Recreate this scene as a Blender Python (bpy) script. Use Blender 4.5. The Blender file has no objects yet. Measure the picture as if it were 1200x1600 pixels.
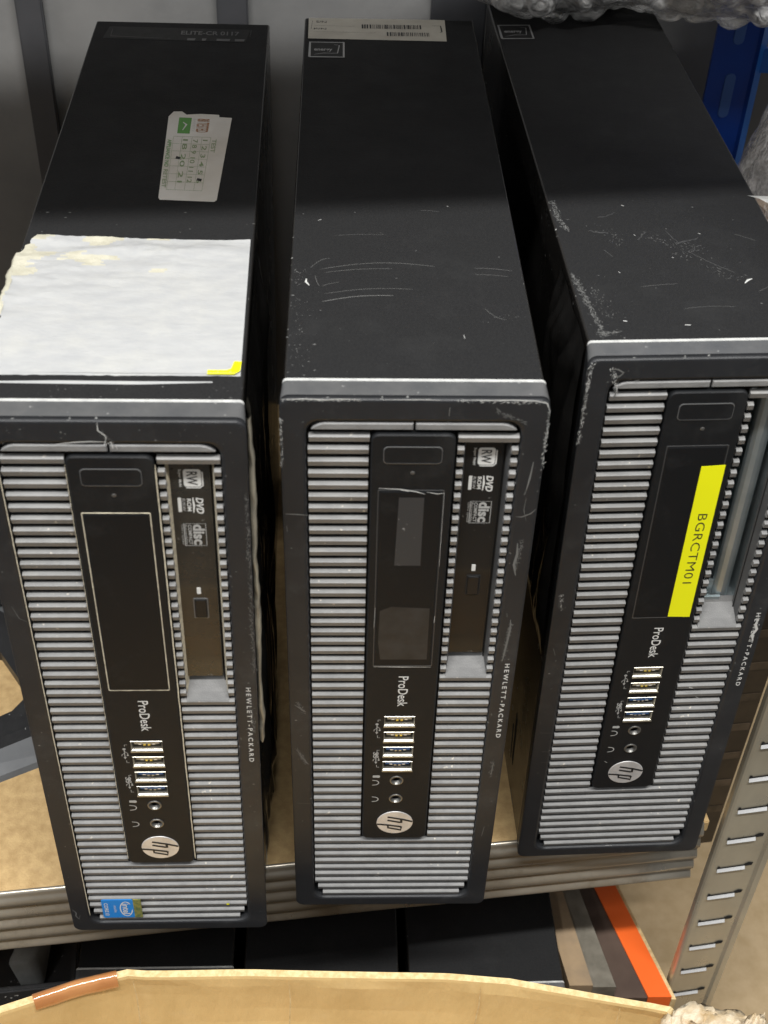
import bpy, bmesh, math, random
from mathutils import Vector, Matrix, noise
R = math.radians
S = bpy.context.scene
COL = S.collection
random.seed(7)
MM = 0.001

# ------------------------------------------------------------------ camera, world, lamps, exposure
cd = bpy.data.cameras.new('camera')
cam = bpy.data.objects.new('camera', cd); COL.objects.link(cam)
cam.location = (-0.0322, -0.3812, 0.6142)
cam.rotation_euler = (0.8492, -0.0326, -0.0233)
cd.sensor_fit = 'VERTICAL'; cd.sensor_height = 24.0; cd.lens = 2.0311 / 1.6 * 24.0
cd.clip_start = 0.01; cd.clip_end = 50
cd.dof.use_dof = True; cd.dof.focus_distance = 0.66; cd.dof.aperture_fstop = 13
S.camera = cam
w = bpy.data.worlds.new('World'); S.world = w; w.use_nodes = True
def world_nodes():      # a plain indoor surround: pale ceiling, grey walls, brownish floor
    nt = w.node_tree; N = nt.nodes; L = nt.links
    tc = N.new('ShaderNodeTexCoord'); sp = N.new('ShaderNodeSeparateXYZ'); mr = N.new('ShaderNodeMapRange')
    mr.inputs['From Min'].default_value = -1; mr.inputs['From Max'].default_value = 1
    cr = N.new('ShaderNodeValToRGB'); e = cr.color_ramp.elements
    e[0].position = 0.30; e[0].color = (0.075, 0.07, 0.062, 1)
    e[1].position = 0.85; e[1].color = (0.50, 0.51, 0.52, 1)
    m_ = e.new(0.52); m_.color = (0.24, 0.24, 0.238, 1)
    L.new(tc.outputs['Generated'], sp.inputs[0]); L.new(sp.outputs['Z'], mr.inputs['Value'])
    L.new(mr.outputs['Result'], cr.inputs[0]); L.new(cr.outputs[0], N['Background'].inputs[0])
    N['Background'].inputs[1].default_value = 0.72
world_nodes()
def area(name, loc, target, sx, sy, power, col):
    l = bpy.data.lights.new(name, 'AREA'); l.shape = 'RECTANGLE'; l.size = sx; l.size_y = sy
    l.energy = power; l.color = col
    o = bpy.data.objects.new(name, l); COL.objects.link(o); o.location = loc
    d = Vector(target) - Vector(loc)
    o.rotation_euler = d.to_track_quat('-Z', 'Y').to_euler()
    return o
area('fill_tube', (0.1, -0.60, 1.93), (0.0, 0.1, 0.2), 1.5, 0.07, 60, (1.0, 0.995, 0.975))
area('fill_tube', (-1.7, -0.80, 1.93), (0.0, 0.1, 0.2), 1.5, 0.07, 32, (0.97, 0.985, 1.0))  # added fill lamp for the side gaps, no such fixture seen
S.view_settings.view_transform = 'Standard'; S.view_settings.look = 'None'
S.view_settings.exposure = 0.0; S.view_settings.gamma = 1.0
S.view_settings.use_curve_mapping = False
S.render.engine = 'CYCLES'

# ------------------------------------------------------------------ materials
def mat(name, col, rough=0.5, metal=0.0, col2=None, scale=60.0, bump=0.0, bscale=400.0, dust=0.0, dustcol=(0.45,0.45,0.43),
        dscale=350.0, smear=0.0, spec=0.5, rvar=0.0, coat=0.0, alpha=1.0, trans=0.0, stretch=None, detail=4.0, lo=0.35, hi=0.65, smcol=None):
    m = bpy.data.materials.new(name); m.use_nodes = True
    nt = m.node_tree; N = nt.nodes; L = nt.links
    b = N['Principled BSDF']
    b.inputs['Roughness'].default_value = rough; b.inputs['Metallic'].default_value = metal
    b.inputs['Specular IOR Level'].default_value = spec
    b.inputs['Coat Weight'].default_value = coat; b.inputs['Alpha'].default_value = alpha
    b.inputs['Transmission Weight'].default_value = trans
    tc = N.new('ShaderNodeTexCoord'); vec = tc.outputs['Object']
    if stretch:
        mp = N.new('ShaderNodeMapping'); mp.inputs['Scale'].default_value = stretch
        L.new(vec, mp.inputs[0]); svec = mp.outputs[0]
    else: svec = vec
    def nz(sc, det=4.0, v=None, ro=0.6):
        n = N.new('ShaderNodeTexNoise'); n.inputs['Scale'].default_value = sc; n.inputs['Detail'].default_value = det
        n.inputs['Roughness'].default_value = ro
        L.new(v or vec, n.inputs['Vector']); return n.outputs['Fac']
    def ramp(f, lo, hi, a=0.0, c=1.0):
        r = N.new('ShaderNodeMapRange'); r.inputs['From Min'].default_value = lo; r.inputs['From Max'].default_value = hi
        r.inputs['To Min'].default_value = a; r.inputs['To Max'].default_value = c
        L.new(f, r.inputs['Value']); return r.outputs['Result']
    def mix(f, a, c):
        x = N.new('ShaderNodeMix'); x.data_type = 'RGBA'
        if isinstance(f, (int, float)): x.inputs[0].default_value = f
        else: L.new(f, x.inputs[0])
        for s, v in ((6, a), (7, c)):
            if isinstance(v, tuple): x.inputs[s].default_value = (*v, 1)
            else: L.new(v, x.inputs[s])
        return x.outputs[2]
    c = tuple(col)
    if col2: c = mix(ramp(nz(scale, detail, svec), lo, hi), c, tuple(col2))
    if smear:
        f = ramp(nz(28.0, 8.0, None, 0.72), 0.54, 0.74, 0, smear); c = mix(f, c, tuple(smcol or dustcol))
    if dust:
        f = ramp(nz(dscale, 2.0), 0.70 - 0.02*dust, 0.735, 0, 1.0)
        g = ramp(nz(20.0, 3.0), 0.42, 0.66, 0, 1.0)
        mu = N.new('ShaderNodeMath'); mu.operation = 'MULTIPLY'; L.new(f, mu.inputs[0]); L.new(g, mu.inputs[1])
        c = mix(mu.outputs[0], c, tuple(dustcol))
    if isinstance(c, tuple): b.inputs['Base Color'].default_value = (*c, 1)
    else: L.new(c, b.inputs['Base Color'])
    if rvar: L.new(ramp(nz(45.0, 6.0), 0.3, 0.7, rough - rvar, rough + rvar), b.inputs['Roughness'])
    if bump:
        bp = N.new('ShaderNodeBump'); bp.inputs['Strength'].default_value = bump; bp.inputs['Distance'].default_value = 0.001
        L.new(nz(bscale, 3.0, svec), bp.inputs['Height']); L.new(bp.outputs[0], b.inputs['Normal'])
    return m
M = {}
M['case'] = mat('black_painted_steel', (0.0160,0.0160,0.0165), 0.55, 0, spec=0.06, col2=(0.0205,0.0205,0.0208), scale=1100, detail=2, dust=0, smear=0.35, smcol=(0.034,0.034,0.034), bump=0.25, bscale=1500, rvar=0.06, dscale=420)
M['case_side'] = mat('black_glossy_steel', (0.012,0.011,0.010), 0.24, 0, dust=0.5, smear=0.03, rvar=0.05)
M['bezel'] = mat('charcoal_plastic', (0.0165,0.0172,0.019), 0.40, 0, spec=0.25, col2=(0.0215,0.0222,0.0242), scale=30, dust=0.3, smear=0.05, bump=0.15, bscale=2500, rvar=0.05)
M['bezel_top'] = mat('worn_grey_plastic', (0.06,0.062,0.065), 0.38, 0, col2=(0.09,0.09,0.09), scale=55, dust=1.0, smear=0.15, rvar=0.06)
M['residue'] = mat('glue_residue', (0.026,0.0275,0.030), 0.5, 0, dust=0.5)
M['residue2'] = mat('glue_residue_dark', (0.009,0.0095,0.010), 0.5, 0, col2=(0.022,0.022,0.023), scale=90)
M['lip'] = mat('lip_highlight_wear', (0.42,0.42,0.41), 0.35, 0, col2=(0.6,0.6,0.57), scale=200)  # pale grey paints the highlight on the bezel lip, and real edge wear
M['grille'] = mat('silver_grey_plastic', (0.17,0.168,0.166), 0.5, 0.08, col2=(0.22,0.217,0.211), scale=90, dust=0.5, smear=0.3, smcol=(0.27,0.25,0.21), rvar=0.08, bump=0.2, bscale=1800, dustcol=(0.6,0.55,0.45))
M['dark'] = mat('deep_black', (0.004,0.004,0.004), 0.8)
M['panel'] = mat('satin_black_plastic', (0.0090,0.0096,0.0106), 0.45, 0, spec=0.16, dust=0, smear=0.025, bump=0.2, bscale=2600, dscale=800)
M['bay'] = mat('bay_cover_black', (0.0070,0.0075,0.0084), 0.42, 0, spec=0.16, dust=0, smear=0.03, bump=0.1, bscale=2600, dscale=800)
M['edge'] = mat('panel_edge_grey', (0.085,0.085,0.084), 0.3)
M['edge_dusty'] = mat('cream_dust', (0.62,0.56,0.42), 0.8, col2=(0.36,0.32,0.24), scale=350)
M['odd'] = mat('drive_bezel_black', (0.0085,0.0087,0.009), 0.36, 0, spec=0.22, dust=0.2, smear=0.08, smcol=(0.06,0.055,0.045), rvar=0.08, coat=0.2)
M['odd_dusty'] = mat('drive_bezel_dusty', (0.014,0.0135,0.012), 0.28, 0, col2=(0.026,0.024,0.02), scale=35, dust=0.8, smear=0.3, smcol=(0.09,0.08,0.06), rvar=0.08, coat=0.3)
M['white'] = mat('printed_white', (0.62,0.62,0.6), 0.6)
M['print_grey'] = mat('printed_grey', (0.36,0.36,0.35), 0.6)
M['chrome'] = mat('brushed_logo', (0.50,0.49,0.485), 0.35, 0.4, col2=(0.66,0.645,0.635), scale=90)
M['steel'] = mat('port_steel', (0.50,0.47,0.40), 0.34, 0.8, col2=(0.33,0.31,0.26), scale=150)
M['jack'] = mat('jack_ring', (0.16,0.155,0.145), 0.3, 0.7)
M['usbw'] = mat('usb_tongue_cream', (0.62,0.56,0.42), 0.5)
M['usbb'] = mat('usb_tongue_blue', (0.03,0.16,0.48), 0.4)
M['gold'] = mat('contact_gold', (0.75,0.58,0.12), 0.3, 0.6)
M['contact'] = mat('contact_bright', (0.85,0.85,0.83), 0.3, 0.4)
M['yellow'] = mat('fluorescent_yellow', (0.80,0.80,0.004), 0.35)
M['yellow2'] = mat('yellow_corner', (0.75,0.72,0.0), 0.5)
M['ink'] = mat('ink', (0.012,0.012,0.012), 0.6)
M['blue'] = mat('sticker_blue', (0.02,0.22,0.62), 0.35)
M['holo'] = mat('sticker_gold', (0.42,0.38,0.10), 0.35, 0.4, col2=(0.12,0.2,0.1), scale=400)
M['label'] = mat('aged_label', (0.60,0.56,0.49), 0.5, col2=(0.72,0.70,0.65), scale=25, smear=0.2, smcol=(0.36,0.33,0.28))
M['label_back'] = mat('cream_serial_label', (0.50,0.47,0.40), 0.55, col2=(0.42,0.39,0.33), scale=60)
M['label_dark'] = mat('scraped_label', (0.008,0.008,0.008), 0.5, spec=0.2, col2=(0.018,0.018,0.018), scale=200)
M['silver'] = mat('silver_foil', (0.4,0.4,0.4), 0.35, 0.6)
M['green'] = mat('green_ink', (0.10,0.30,0.06), 0.6)
M['green_p'] = mat('pale_green_ink', (0.24,0.32,0.16), 0.6)
M['redink'] = mat('brown_red_ink', (0.40,0.20,0.10), 0.6)
M['paper_resid'] = mat('torn_label_white', (0.35,0.355,0.36), 0.42, 0, col2=(0.41,0.412,0.405), scale=150, detail=12, bump=0.35, bscale=160, stretch=(0.6,1.2,1), smear=0.6, smcol=(0.46,0.455,0.42), coat=0.15, lo=0.3, hi=0.7)
M['paper_cream'] = mat('torn_label_cream', (0.50,0.48,0.39), 0.5, col2=(0.38,0.36,0.28), scale=90, detail=8, bump=0.6, bscale=240)
M['scuff'] = mat('scuff_white', (0.5,0.5,0.48), 0.6)
M['scratch'] = mat('fine_scratch', (0.125,0.125,0.12), 0.6)
M['galv'] = mat('galvanised_steel', (0.42,0.375,0.30), 0.34, 0.75, col2=(0.52,0.48,0.41), scale=22, smear=0.7, smcol=(0.19,0.145,0.095), rvar=0.10, stretch=(0.4,1,3))  # brown tint in the steel colour imitates the reflected cardboard
M['galv2'] = mat('galvanised_post', (0.66,0.60,0.46), 0.33, 0.6, col2=(0.46,0.41,0.31), scale=16, stretch=(1,1,.35), smear=0.3, smcol=(0.36,0.31,0.22), rvar=0.08)  # warm tint in the base colour imitates reflected surroundings
M['tab'] = mat('bright_cut_tab', (0.85,0.85,0.85), 0.25, 0.5)
M['cavity'] = mat('inner_zinc', (0.33,0.38,0.39), 0.28, 0.75, col2=(0.50,0.55,0.56), scale=30)
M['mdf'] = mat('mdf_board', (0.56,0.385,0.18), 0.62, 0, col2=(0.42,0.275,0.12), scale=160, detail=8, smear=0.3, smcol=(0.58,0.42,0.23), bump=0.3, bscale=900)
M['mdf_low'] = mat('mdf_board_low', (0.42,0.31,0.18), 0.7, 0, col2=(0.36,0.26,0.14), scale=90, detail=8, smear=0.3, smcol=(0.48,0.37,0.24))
M['card'] = mat('cardboard', (0.74,0.525,0.235), 0.75, 0, col2=(0.64,0.445,0.19), scale=30, detail=9, smear=0.45, smcol=(0.72,0.54,0.29), bump=0.5, bscale=220, stretch=(1,1,0.3))
M['card_edge'] = mat('cardboard_edge', (0.72,0.56,0.30), 0.85, 0, col2=(0.55,0.38,0.17), scale=300)
M['brown_tape'] = mat('brown_packing_tape', (0.36,0.14,0.045), 0.16, 0, col2=(0.45,0.20,0.07), scale=30, coat=0.7)
M['torn'] = mat('torn_tape_paper', (0.42,0.30,0.16), 0.45, 0, col2=(0.60,0.52,0.39), scale=80, detail=8, bump=0.5, bscale=300)
M['wall'] = mat('grey_wall', (0.14,0.14,0.139), 0.8, 0, col2=(0.19,0.188,0.183), scale=9, detail=9, bump=0.3, bscale=60, smear=0.25, smcol=(0.22,0.22,0.215))
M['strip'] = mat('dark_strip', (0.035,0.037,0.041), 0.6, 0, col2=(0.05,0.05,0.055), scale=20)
M['black_pl'] = mat('black_plastic', (0.017,0.017,0.018), 0.4, 0, dust=0.5, smear=0.03)
M['grey_pl'] = mat('grey_satin_plastic', (0.10,0.104,0.11), 0.36, 0, col2=(0.135,0.14,0.145), scale=30)
M['lump'] = mat('grey_foam', (0.25,0.25,0.235), 0.7, 0, col2=(0.17,0.17,0.16), scale=60)
M['orange'] = mat('orange_board', (0.80,0.12,0.01), 0.5)
M['brown'] = mat('brown_board', (0.055,0.032,0.022), 0.6, 0, col2=(0.08,0.05,0.035), scale=30)
M['greyboard'] = mat('grey_sleeve', (0.10,0.09,0.07), 0.4, 0, col2=(0.20,0.18,0.145), scale=40)
M['tanboard'] = mat('tan_board', (0.30,0.21,0.12), 0.7, 0, col2=(0.22,0.16,0.10), scale=50)
M['bluep'] = mat('blue_paint', (0.008,0.065,0.42), 0.33, 0, col2=(0.01,0.08,0.48), scale=20)
M['blueb'] = mat('blue_paint_bright', (0.015,0.16,0.62), 0.35)
M['bluel'] = mat('blue_slot_light', (0.08,0.19,0.55), 0.5)
M['greyp'] = mat('grey_post_paint', (0.30,0.30,0.28), 0.4, 0.3, col2=(0.22,0.22,0.21), scale=20)
M['floor'] = mat('concrete_floor', (0.10,0.10,0.10), 0.7, 0, col2=(0.14,0.138,0.135), scale=6)
M['pinktan'] = mat('pink_tan_card', (0.45,0.32,0.25), 0.6, 0, col2=(0.36,0.27,0.14), scale=30)
M['smear'] = mat('dry_dust', (0.042,0.042,0.042), 0.6, 0, col2=(0.018,0.018,0.018), scale=220)
M['paper_white'] = mat('white_paper', (0.68,0.68,0.66), 0.5)
M['parcel_grey'] = mat('parcel_contents', (0.55,0.53,0.50), 0.5, 0, col2=(0.75,0.74,0.72), scale=40)
M['brown_rib'] = mat('brown_rib', (0.12,0.085,0.055), 0.5, 0.2, col2=(0.05,0.035,0.02), scale=60)
M['brown_steel'] = mat('dark_brown_steel', (0.022,0.015,0.010), 0.45, 0.2, col2=(0.05,0.035,0.02), scale=30)
def film(name, col, dens, rough=0.12, bubbles=0.0):
    m = bpy.data.materials.new(name); m.use_nodes = True
    nt = m.node_tree; N = nt.nodes; L = nt.links
    b = N['Principled BSDF']; out = N['Material Output']
    b.inputs['Base Color'].default_value = (*col, 1); b.inputs['Roughness'].default_value = rough
    b.inputs['Coat Weight'].default_value = 0.5
    tr = N.new('ShaderNodeBsdfTransparent'); mx = N.new('ShaderNodeMixShader')
    tc = N.new('ShaderNodeTexCoord'); n = N.new('ShaderNodeTexNoise'); n.inputs['Scale'].default_value = 45; n.inputs['Detail'].default_value = 6
    n.inputs['Distortion'].default_value = 1.5
    r = N.new('ShaderNodeMapRange'); r.inputs['From Min'].default_value = 0.35; r.inputs['From Max'].default_value = 0.7
    r.inputs['To Min'].default_value = dens*0.55; r.inputs['To Max'].default_value = min(1.0, dens*1.5)
    L.new(tc.outputs['Object'], n.inputs['Vector']); L.new(n.outputs['Fac'], r.inputs['Value'])
    L.new(r.outputs['Result'], mx.inputs[0]); L.new(tr.outputs[0], mx.inputs[1]); L.new(b.outputs[0], mx.inputs[2])
    mp = N.new('ShaderNodeMapping'); mp.inputs['Rotation'].default_value = (0.4, 0.7, 0.5); mp.inputs['Scale'].default_value = (1.0, 2.6, 0.9)
    n3 = N.new('ShaderNodeTexNoise'); n3.inputs['Scale'].default_value = 55; n3.inputs['Detail'].default_value = 8; n3.inputs['Distortion'].default_value = 2.5
    r3 = N.new('ShaderNodeValToRGB'); r3.color_ramp.elements[0].position = .38; r3.color_ramp.elements[1].position = .66
    r3.color_ramp.elements[0].color = (*[c*.45 for c in col], 1); r3.color_ramp.elements[1].color = (*col, 1)  # pale noise streaks in the base colour imitate glints on the film
    L.new(tc.outputs['Object'], mp.inputs[0]); L.new(mp.outputs[0], n3.inputs['Vector']); L.new(n3.outputs['Fac'], r3.inputs[0]); L.new(r3.outputs[0], b.inputs['Base Color'])
    bp = N.new('ShaderNodeBump'); bp.inputs['Strength'].default_value = 0.9; bp.inputs['Distance'].default_value = 0.003
    n2 = N.new('ShaderNodeTexNoise'); n2.inputs['Scale'].default_value = 90; n2.inputs['Detail'].default_value = 3; n2.inputs['Distortion'].default_value = 2
    L.new(mp.outputs[0], n2.inputs['Vector']); L.new(n2.outputs['Fac'], bp.inputs['Height']); L.new(bp.outputs[0], b.inputs['Normal'])
    if bubbles:
        vo = N.new('ShaderNodeTexVoronoi'); vo.inputs['Scale'].default_value = bubbles; vo.feature = 'SMOOTH_F1'
        L.new(tc.outputs['Object'], vo.inputs['Vector'])
        b2 = N.new('ShaderNodeBump'); b2.inputs['Strength'].default_value = 0.9; b2.inputs['Distance'].default_value = 0.004; b2.invert = True
        L.new(vo.outputs['Distance'], b2.inputs['Height']); L.new(bp.outputs[0], b2.inputs['Normal']); L.new(b2.outputs[0], b.inputs['Normal'])
    L.new(mx.outputs[0], out.inputs['Surface']); return m
M['bubble'] = film('bubble_wrap_film', (0.94,0.93,0.91), 0.62, 0.08, 0)
M['sheet'] = film('clear_film', (0.90,0.87,0.85), 0.48, 0.06)
M['tapefilm'] = mat('black_glossy_film', (0.010,0.0095,0.009), 0.13, 0, coat=0.5)
M['peel'] = mat('peeling_tape', (0.40,0.37,0.29), 0.35, 0, col2=(0.20,0.185,0.15), scale=60, detail=8, coat=0.3)

# ------------------------------------------------------------------ helpers
def link(name, me, parent=None, label=None):
    o = bpy.data.objects.new(name, me); COL.objects.link(o)
    if parent: o.parent = parent
    if label: o['label'] = label
    return o
def build(name, bm, mats, parent=None, smooth=False, label=None, scale=MM):
    if isinstance(mats, (str,)): mats = [mats]
    if scale != 1: bmesh.ops.scale(bm, vec=(scale,)*3, verts=bm.verts)
    bmesh.ops.recalc_face_normals(bm, faces=bm.faces)
    me = bpy.data.meshes.new(name); bm.to_mesh(me); bm.free()
    for m in mats: me.materials.append(M[m])
    if smooth:
        for p in me.polygons: p.use_smooth = True
    return link(name, me, parent, label)
def tag(o, label, cat, group=None, kind=None):
    o['label'] = label; o['category'] = cat
    if group: o['group'] = group
    if kind: o['kind'] = kind
    return o
def thing(name, label, cat, loc=(0,0,0), rot=(0,0,0), group=None):
    o = bpy.data.objects.new(name, None); COL.objects.link(o); o.empty_display_size = 0.02
    o.location = loc; o.rotation_euler = rot
    return tag(o, label, cat, group)
def struct(name, bm, m, scale=1):
    o = build(name, bm, m, scale=scale); o['kind'] = 'structure'; return o
def box(bm, x0, x1, y0, y1, z0, z1, mi=0, bev=0.0):
    vs = [bm.verts.new((x, y, z)) for x in (x0, x1) for y in (y0, y1) for z in (z0, z1)]
    fs = [bm.faces.new([vs[i] for i in f]) for f in ((0,1,3,2),(4,6,7,5),(0,4,5,1),(2,3,7,6),(0,2,6,4),(1,5,7,3))]
    for f in fs: f.material_index = mi
    if bev:
        es = list({e for f in fs for e in f.edges})
        r = bmesh.ops.bevel(bm, geom=es, offset=bev, segments=2, affect='EDGES')
        for f in r['faces']: f.material_index = mi
    return vs
def prism(bm, pts, axis, a, b, mi=0):
    """closed polygon pts (2D) extruded along axis from a to b. axis x: pts=(y,z); y: (x,z); z: (x,y)"""
    def mk(p, t):
        return {'x': (t, p[0], p[1]), 'y': (p[0], t, p[1]), 'z': (p[0], p[1], t)}[axis]
    A = [bm.verts.new(mk(p, a)) for p in pts]; B = [bm.verts.new(mk(p, b)) for p in pts]
    n = len(pts); fs = [bm.faces.new(A), bm.faces.new(B[::-1])]
    for i in range(n): fs.append(bm.faces.new((A[i], A[(i+1) % n], B[(i+1) % n], B[i])))
    for f in fs: f.material_index = mi
    return fs
def rrect(x0, x1, z0, z1, r, n=5):
    pts = []
    for cx, cz, a0 in ((x1-r, z1-r, 0), (x0+r, z1-r, 90), (x0+r, z0+r, 180), (x1-r, z0+r, 270)):
        for i in range(n+1):
            a = R(a0 + 90*i/n); pts.append((cx + r*math.cos(a), cz + r*math.sin(a)))
    return pts
def rings(bm, loops, mis=None, cap0=False, cap1=False, closed=True):
    V = [[bm.verts.new(p) for p in l] for l in loops]
    for k in range(len(V)-1):
        n = len(V[k])
        for i in range(n if closed else n-1):
            f = bm.faces.new((V[k][i], V[k][(i+1) % n], V[k+1][(i+1) % n], V[k+1][i]))
            f.material_index = mis[k] if mis else 0
    if cap0: f = bm.faces.new(V[0][::-1]); f.material_index = mis[0] if mis else 0
    if cap1: f = bm.faces.new(V[-1]); f.material_index = mis[-1] if mis else 0
    return V
def ryl(x0, x1, z0, z1, r, y, n=5): return [(p[0], y, p[1]) for p in rrect(x0, x1, z0, z1, r, n)]
def plate(bm, x0, x1, z0, z1, r, yf, yb, bev=0.4, mi=0, mib=None):
    """rounded plate facing -Y with bevelled rim"""
    if mib is None: mib = mi
    rings(bm, [ryl(x0, x1, z0, z1, r, yb), ryl(x0, x1, z0, z1, r, yf+bev), ryl(x0+bev, x1-bev, z0+bev, z1-bev, max(r-bev, min(.1, r*.5)), yf)],
          [mib, mib, mi], cap1=True)
def flat(bm, pts, fn, mi=0):
    f = bm.faces.new([bm.verts.new(fn(*p)) for p in pts]); f.material_index = mi; return f
def ribbon(bm, pts, wd, fn, mi=0, taper=True):
    """thin flat stroke through 2D points, mapped to 3D by fn(u,v)"""
    n = len(pts); prev = None
    for i, p in enumerate(pts):
        a = pts[max(i-1, 0)]; b = pts[min(i+1, n-1)]
        dx, dy = b[0]-a[0], b[1]-a[1]; l = math.hypot(dx, dy) or 1
        hw = wd/2 * ((0.35 if i in (0, n-1) else 1) if taper else 1)
        nx, ny = -dy/l*hw, dx/l*hw
        cur = (bm.verts.new(fn(p[0]+nx, p[1]+ny)), bm.verts.new(fn(p[0]-nx, p[1]-ny)))
        if prev:
            f = bm.faces.new((prev[0], prev[1], cur[1], cur[0])); f.material_index = mi
        prev = cur
_tc = {}
def text_geo(s, bold=0.0, space=1.0):
    k = (s, bold, space)
    if k not in _tc:
        cu = bpy.data.curves.new('t', 'FONT'); cu.body = s; cu.size = 1; cu.offset = bold; cu.space_character = space
        cu.resolution_u = 3
        o = bpy.data.objects.new('t', cu); COL.objects.link(o)
        dg = bpy.context.evaluated_depsgraph_get(); dg.update()
        me = bpy.data.meshes.new_from_object(o.evaluated_get(dg))
        vs = [tuple(v.co) for v in me.vertices]; fs = [tuple(p.vertices) for p in me.polygons]
        bpy.data.objects.remove(o); bpy.data.curves.remove(cu); bpy.data.meshes.remove(me)
        xs = [v[0] for v in vs]; ys = [v[1] for v in vs]
        _tc[k] = ([((v[0]-min(xs))/(max(xs)-min(xs)), (v[1]-min(ys))/(max(ys)-min(ys))) for v in vs], fs)
    return _tc[k]
def text(bm, s, fn, mi=0, bold=0.0, space=1.0):
    """fn maps (u,v) in the unit box of the word to 3D"""
    vs, fs = text_geo(s, bold, space)
    V = [bm.verts.new(fn(u, v)) for u, v in vs]
    for f in fs:
        try: q = bm.faces.new([V[i] for i in f]); q.material_index = mi
        except ValueError: pass
def down(xa, xb, zt, zb, y, slant=0.0):      # word read downwards: its foot towards xa, its head towards xb
    return lambda u, v: (xa + (xb-xa)*v, y, zt + (zb-zt)*u - slant*v)
def disc(bm, cx, cz, r, y, mi=0, n=24, ry=None):
    flat(bm, [(cx + r*math.cos(2*math.pi*i/n), cz + (ry or r)*math.sin(2*math.pi*i/n)) for i in range(n)], lambda u, v: (u, y, v), mi)
def cyl(bm, c, r0, r1, y0, y1, mi=0, n=24, cap=True):
    lo = lambda r, y: [(c[0]+r*math.cos(2*math.pi*i/n), y, c[1]+r*math.sin(2*math.pi*i/n)) for i in range(n)]
    rings(bm, [lo(r0, y0), lo(r1, y1)], [mi, mi], cap1=cap)
def reuse(src, parent):
    o = src.copy(); COL.objects.link(o); o.parent = parent; return o

# ------------------------------------------------------------------ setting
YAW = math.atan(0.1143)
def rack_y(x): return 0.0294 + 0.1143*x
bm = bmesh.new(); box(bm, -3, 3, -3, 2.0, -0.93, -0.90); struct('floor', bm, 'floor')
bm = bmesh.new(); box(bm, -1.6, 1.8, 0, 0.05, -0.90, 1.6)
wl = struct('wall', bm, 'wall'); wl.location = (0, 0.47, 0); wl.rotation_euler = (0, 0, YAW*0.4)

# --- wall strips (dark solids on the wall standing in for a post's shadow)
for x, wd, lab in ((-0.228, 0.017, 'long dark grey shadow strip on the wall at the far left'),
                   (-0.100, 0.020, 'short visible dark grey shadow strip above the back of the left computer'),
                   (0.046, 0.036, 'wide dark grey shadow strip behind the back edge of the middle computer')):
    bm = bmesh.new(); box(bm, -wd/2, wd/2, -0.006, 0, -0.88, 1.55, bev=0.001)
    o = build('wall_shadow_strip', bm, 'strip', scale=1); o.location = (x, 0.468 + math.tan(YAW*0.4)*x, 0); o.rotation_euler = (0,0,YAW*0.4)
    tag(o, lab, 'batten', 'dark shadow strips on the wall')

# --- the shelving unit
rack = thing('shelving_unit', 'galvanised metal shelving unit with tan chipboard shelf that carries the three computers', 'shelf', (0, 0.0294, 0), (0, 0, YAW))
def board(z, mat_, y0=0.0022, xa=-1.0, xb=0.185, yb=0.42):
    bm = bmesh.new(); box(bm, xa, xb, y0, yb, z-0.009, z, bev=0.0006)
    return build('shelf_board', bm, mat_, rack, scale=1)
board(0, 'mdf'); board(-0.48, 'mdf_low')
def rail(ztop, xa, xb):
    # ridged profile (y, z) of the rolled beam
    P = [(0.0026, ztop+0.0004), (0.002, ztop+0.0012), (0.0006, ztop+0.0008), (0.0, ztop-0.0006)]
    for k in range(1, 61):
        t_ = k/60; P.append((-0.0022*(0.5-0.5*math.cos(t_*2*math.pi*4.5))**0.8 - 0.0006*t_, ztop-0.001-t_*0.047))
    P += [(-0.0006, ztop-0.0492), (0.0005, ztop-0.050), (0.010, ztop-0.050), (0.010, ztop-0.0485), (0.002, ztop-0.048), (0.002, ztop-0.003), (0.0028, ztop-0.001)]
    bm = bmesh.new(); n = 40
    rings(bm, [[(xa + (xb-xa)*i/n, y + 0.0004*noise.noise(Vector((i*0.7, z_*60, 1))), z_ + 0.0003*noise.noise(Vector((i*0.9, 4, z_*30)))) for y, z_ in P] for i in range(n+1)], cap0=True, cap1=True)
    return build('front_rail', bm, 'galv', rack, smooth=True, scale=1)
rail(0.0, -1.0, 0.181)
rail(-0.48, -1.0, 0.181)
board(0.63, 'mdf', yb=0.21); rail(0.631, -1.0, 0.181)  # upper shelf, out of view; cut short at the back to let light past
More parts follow.
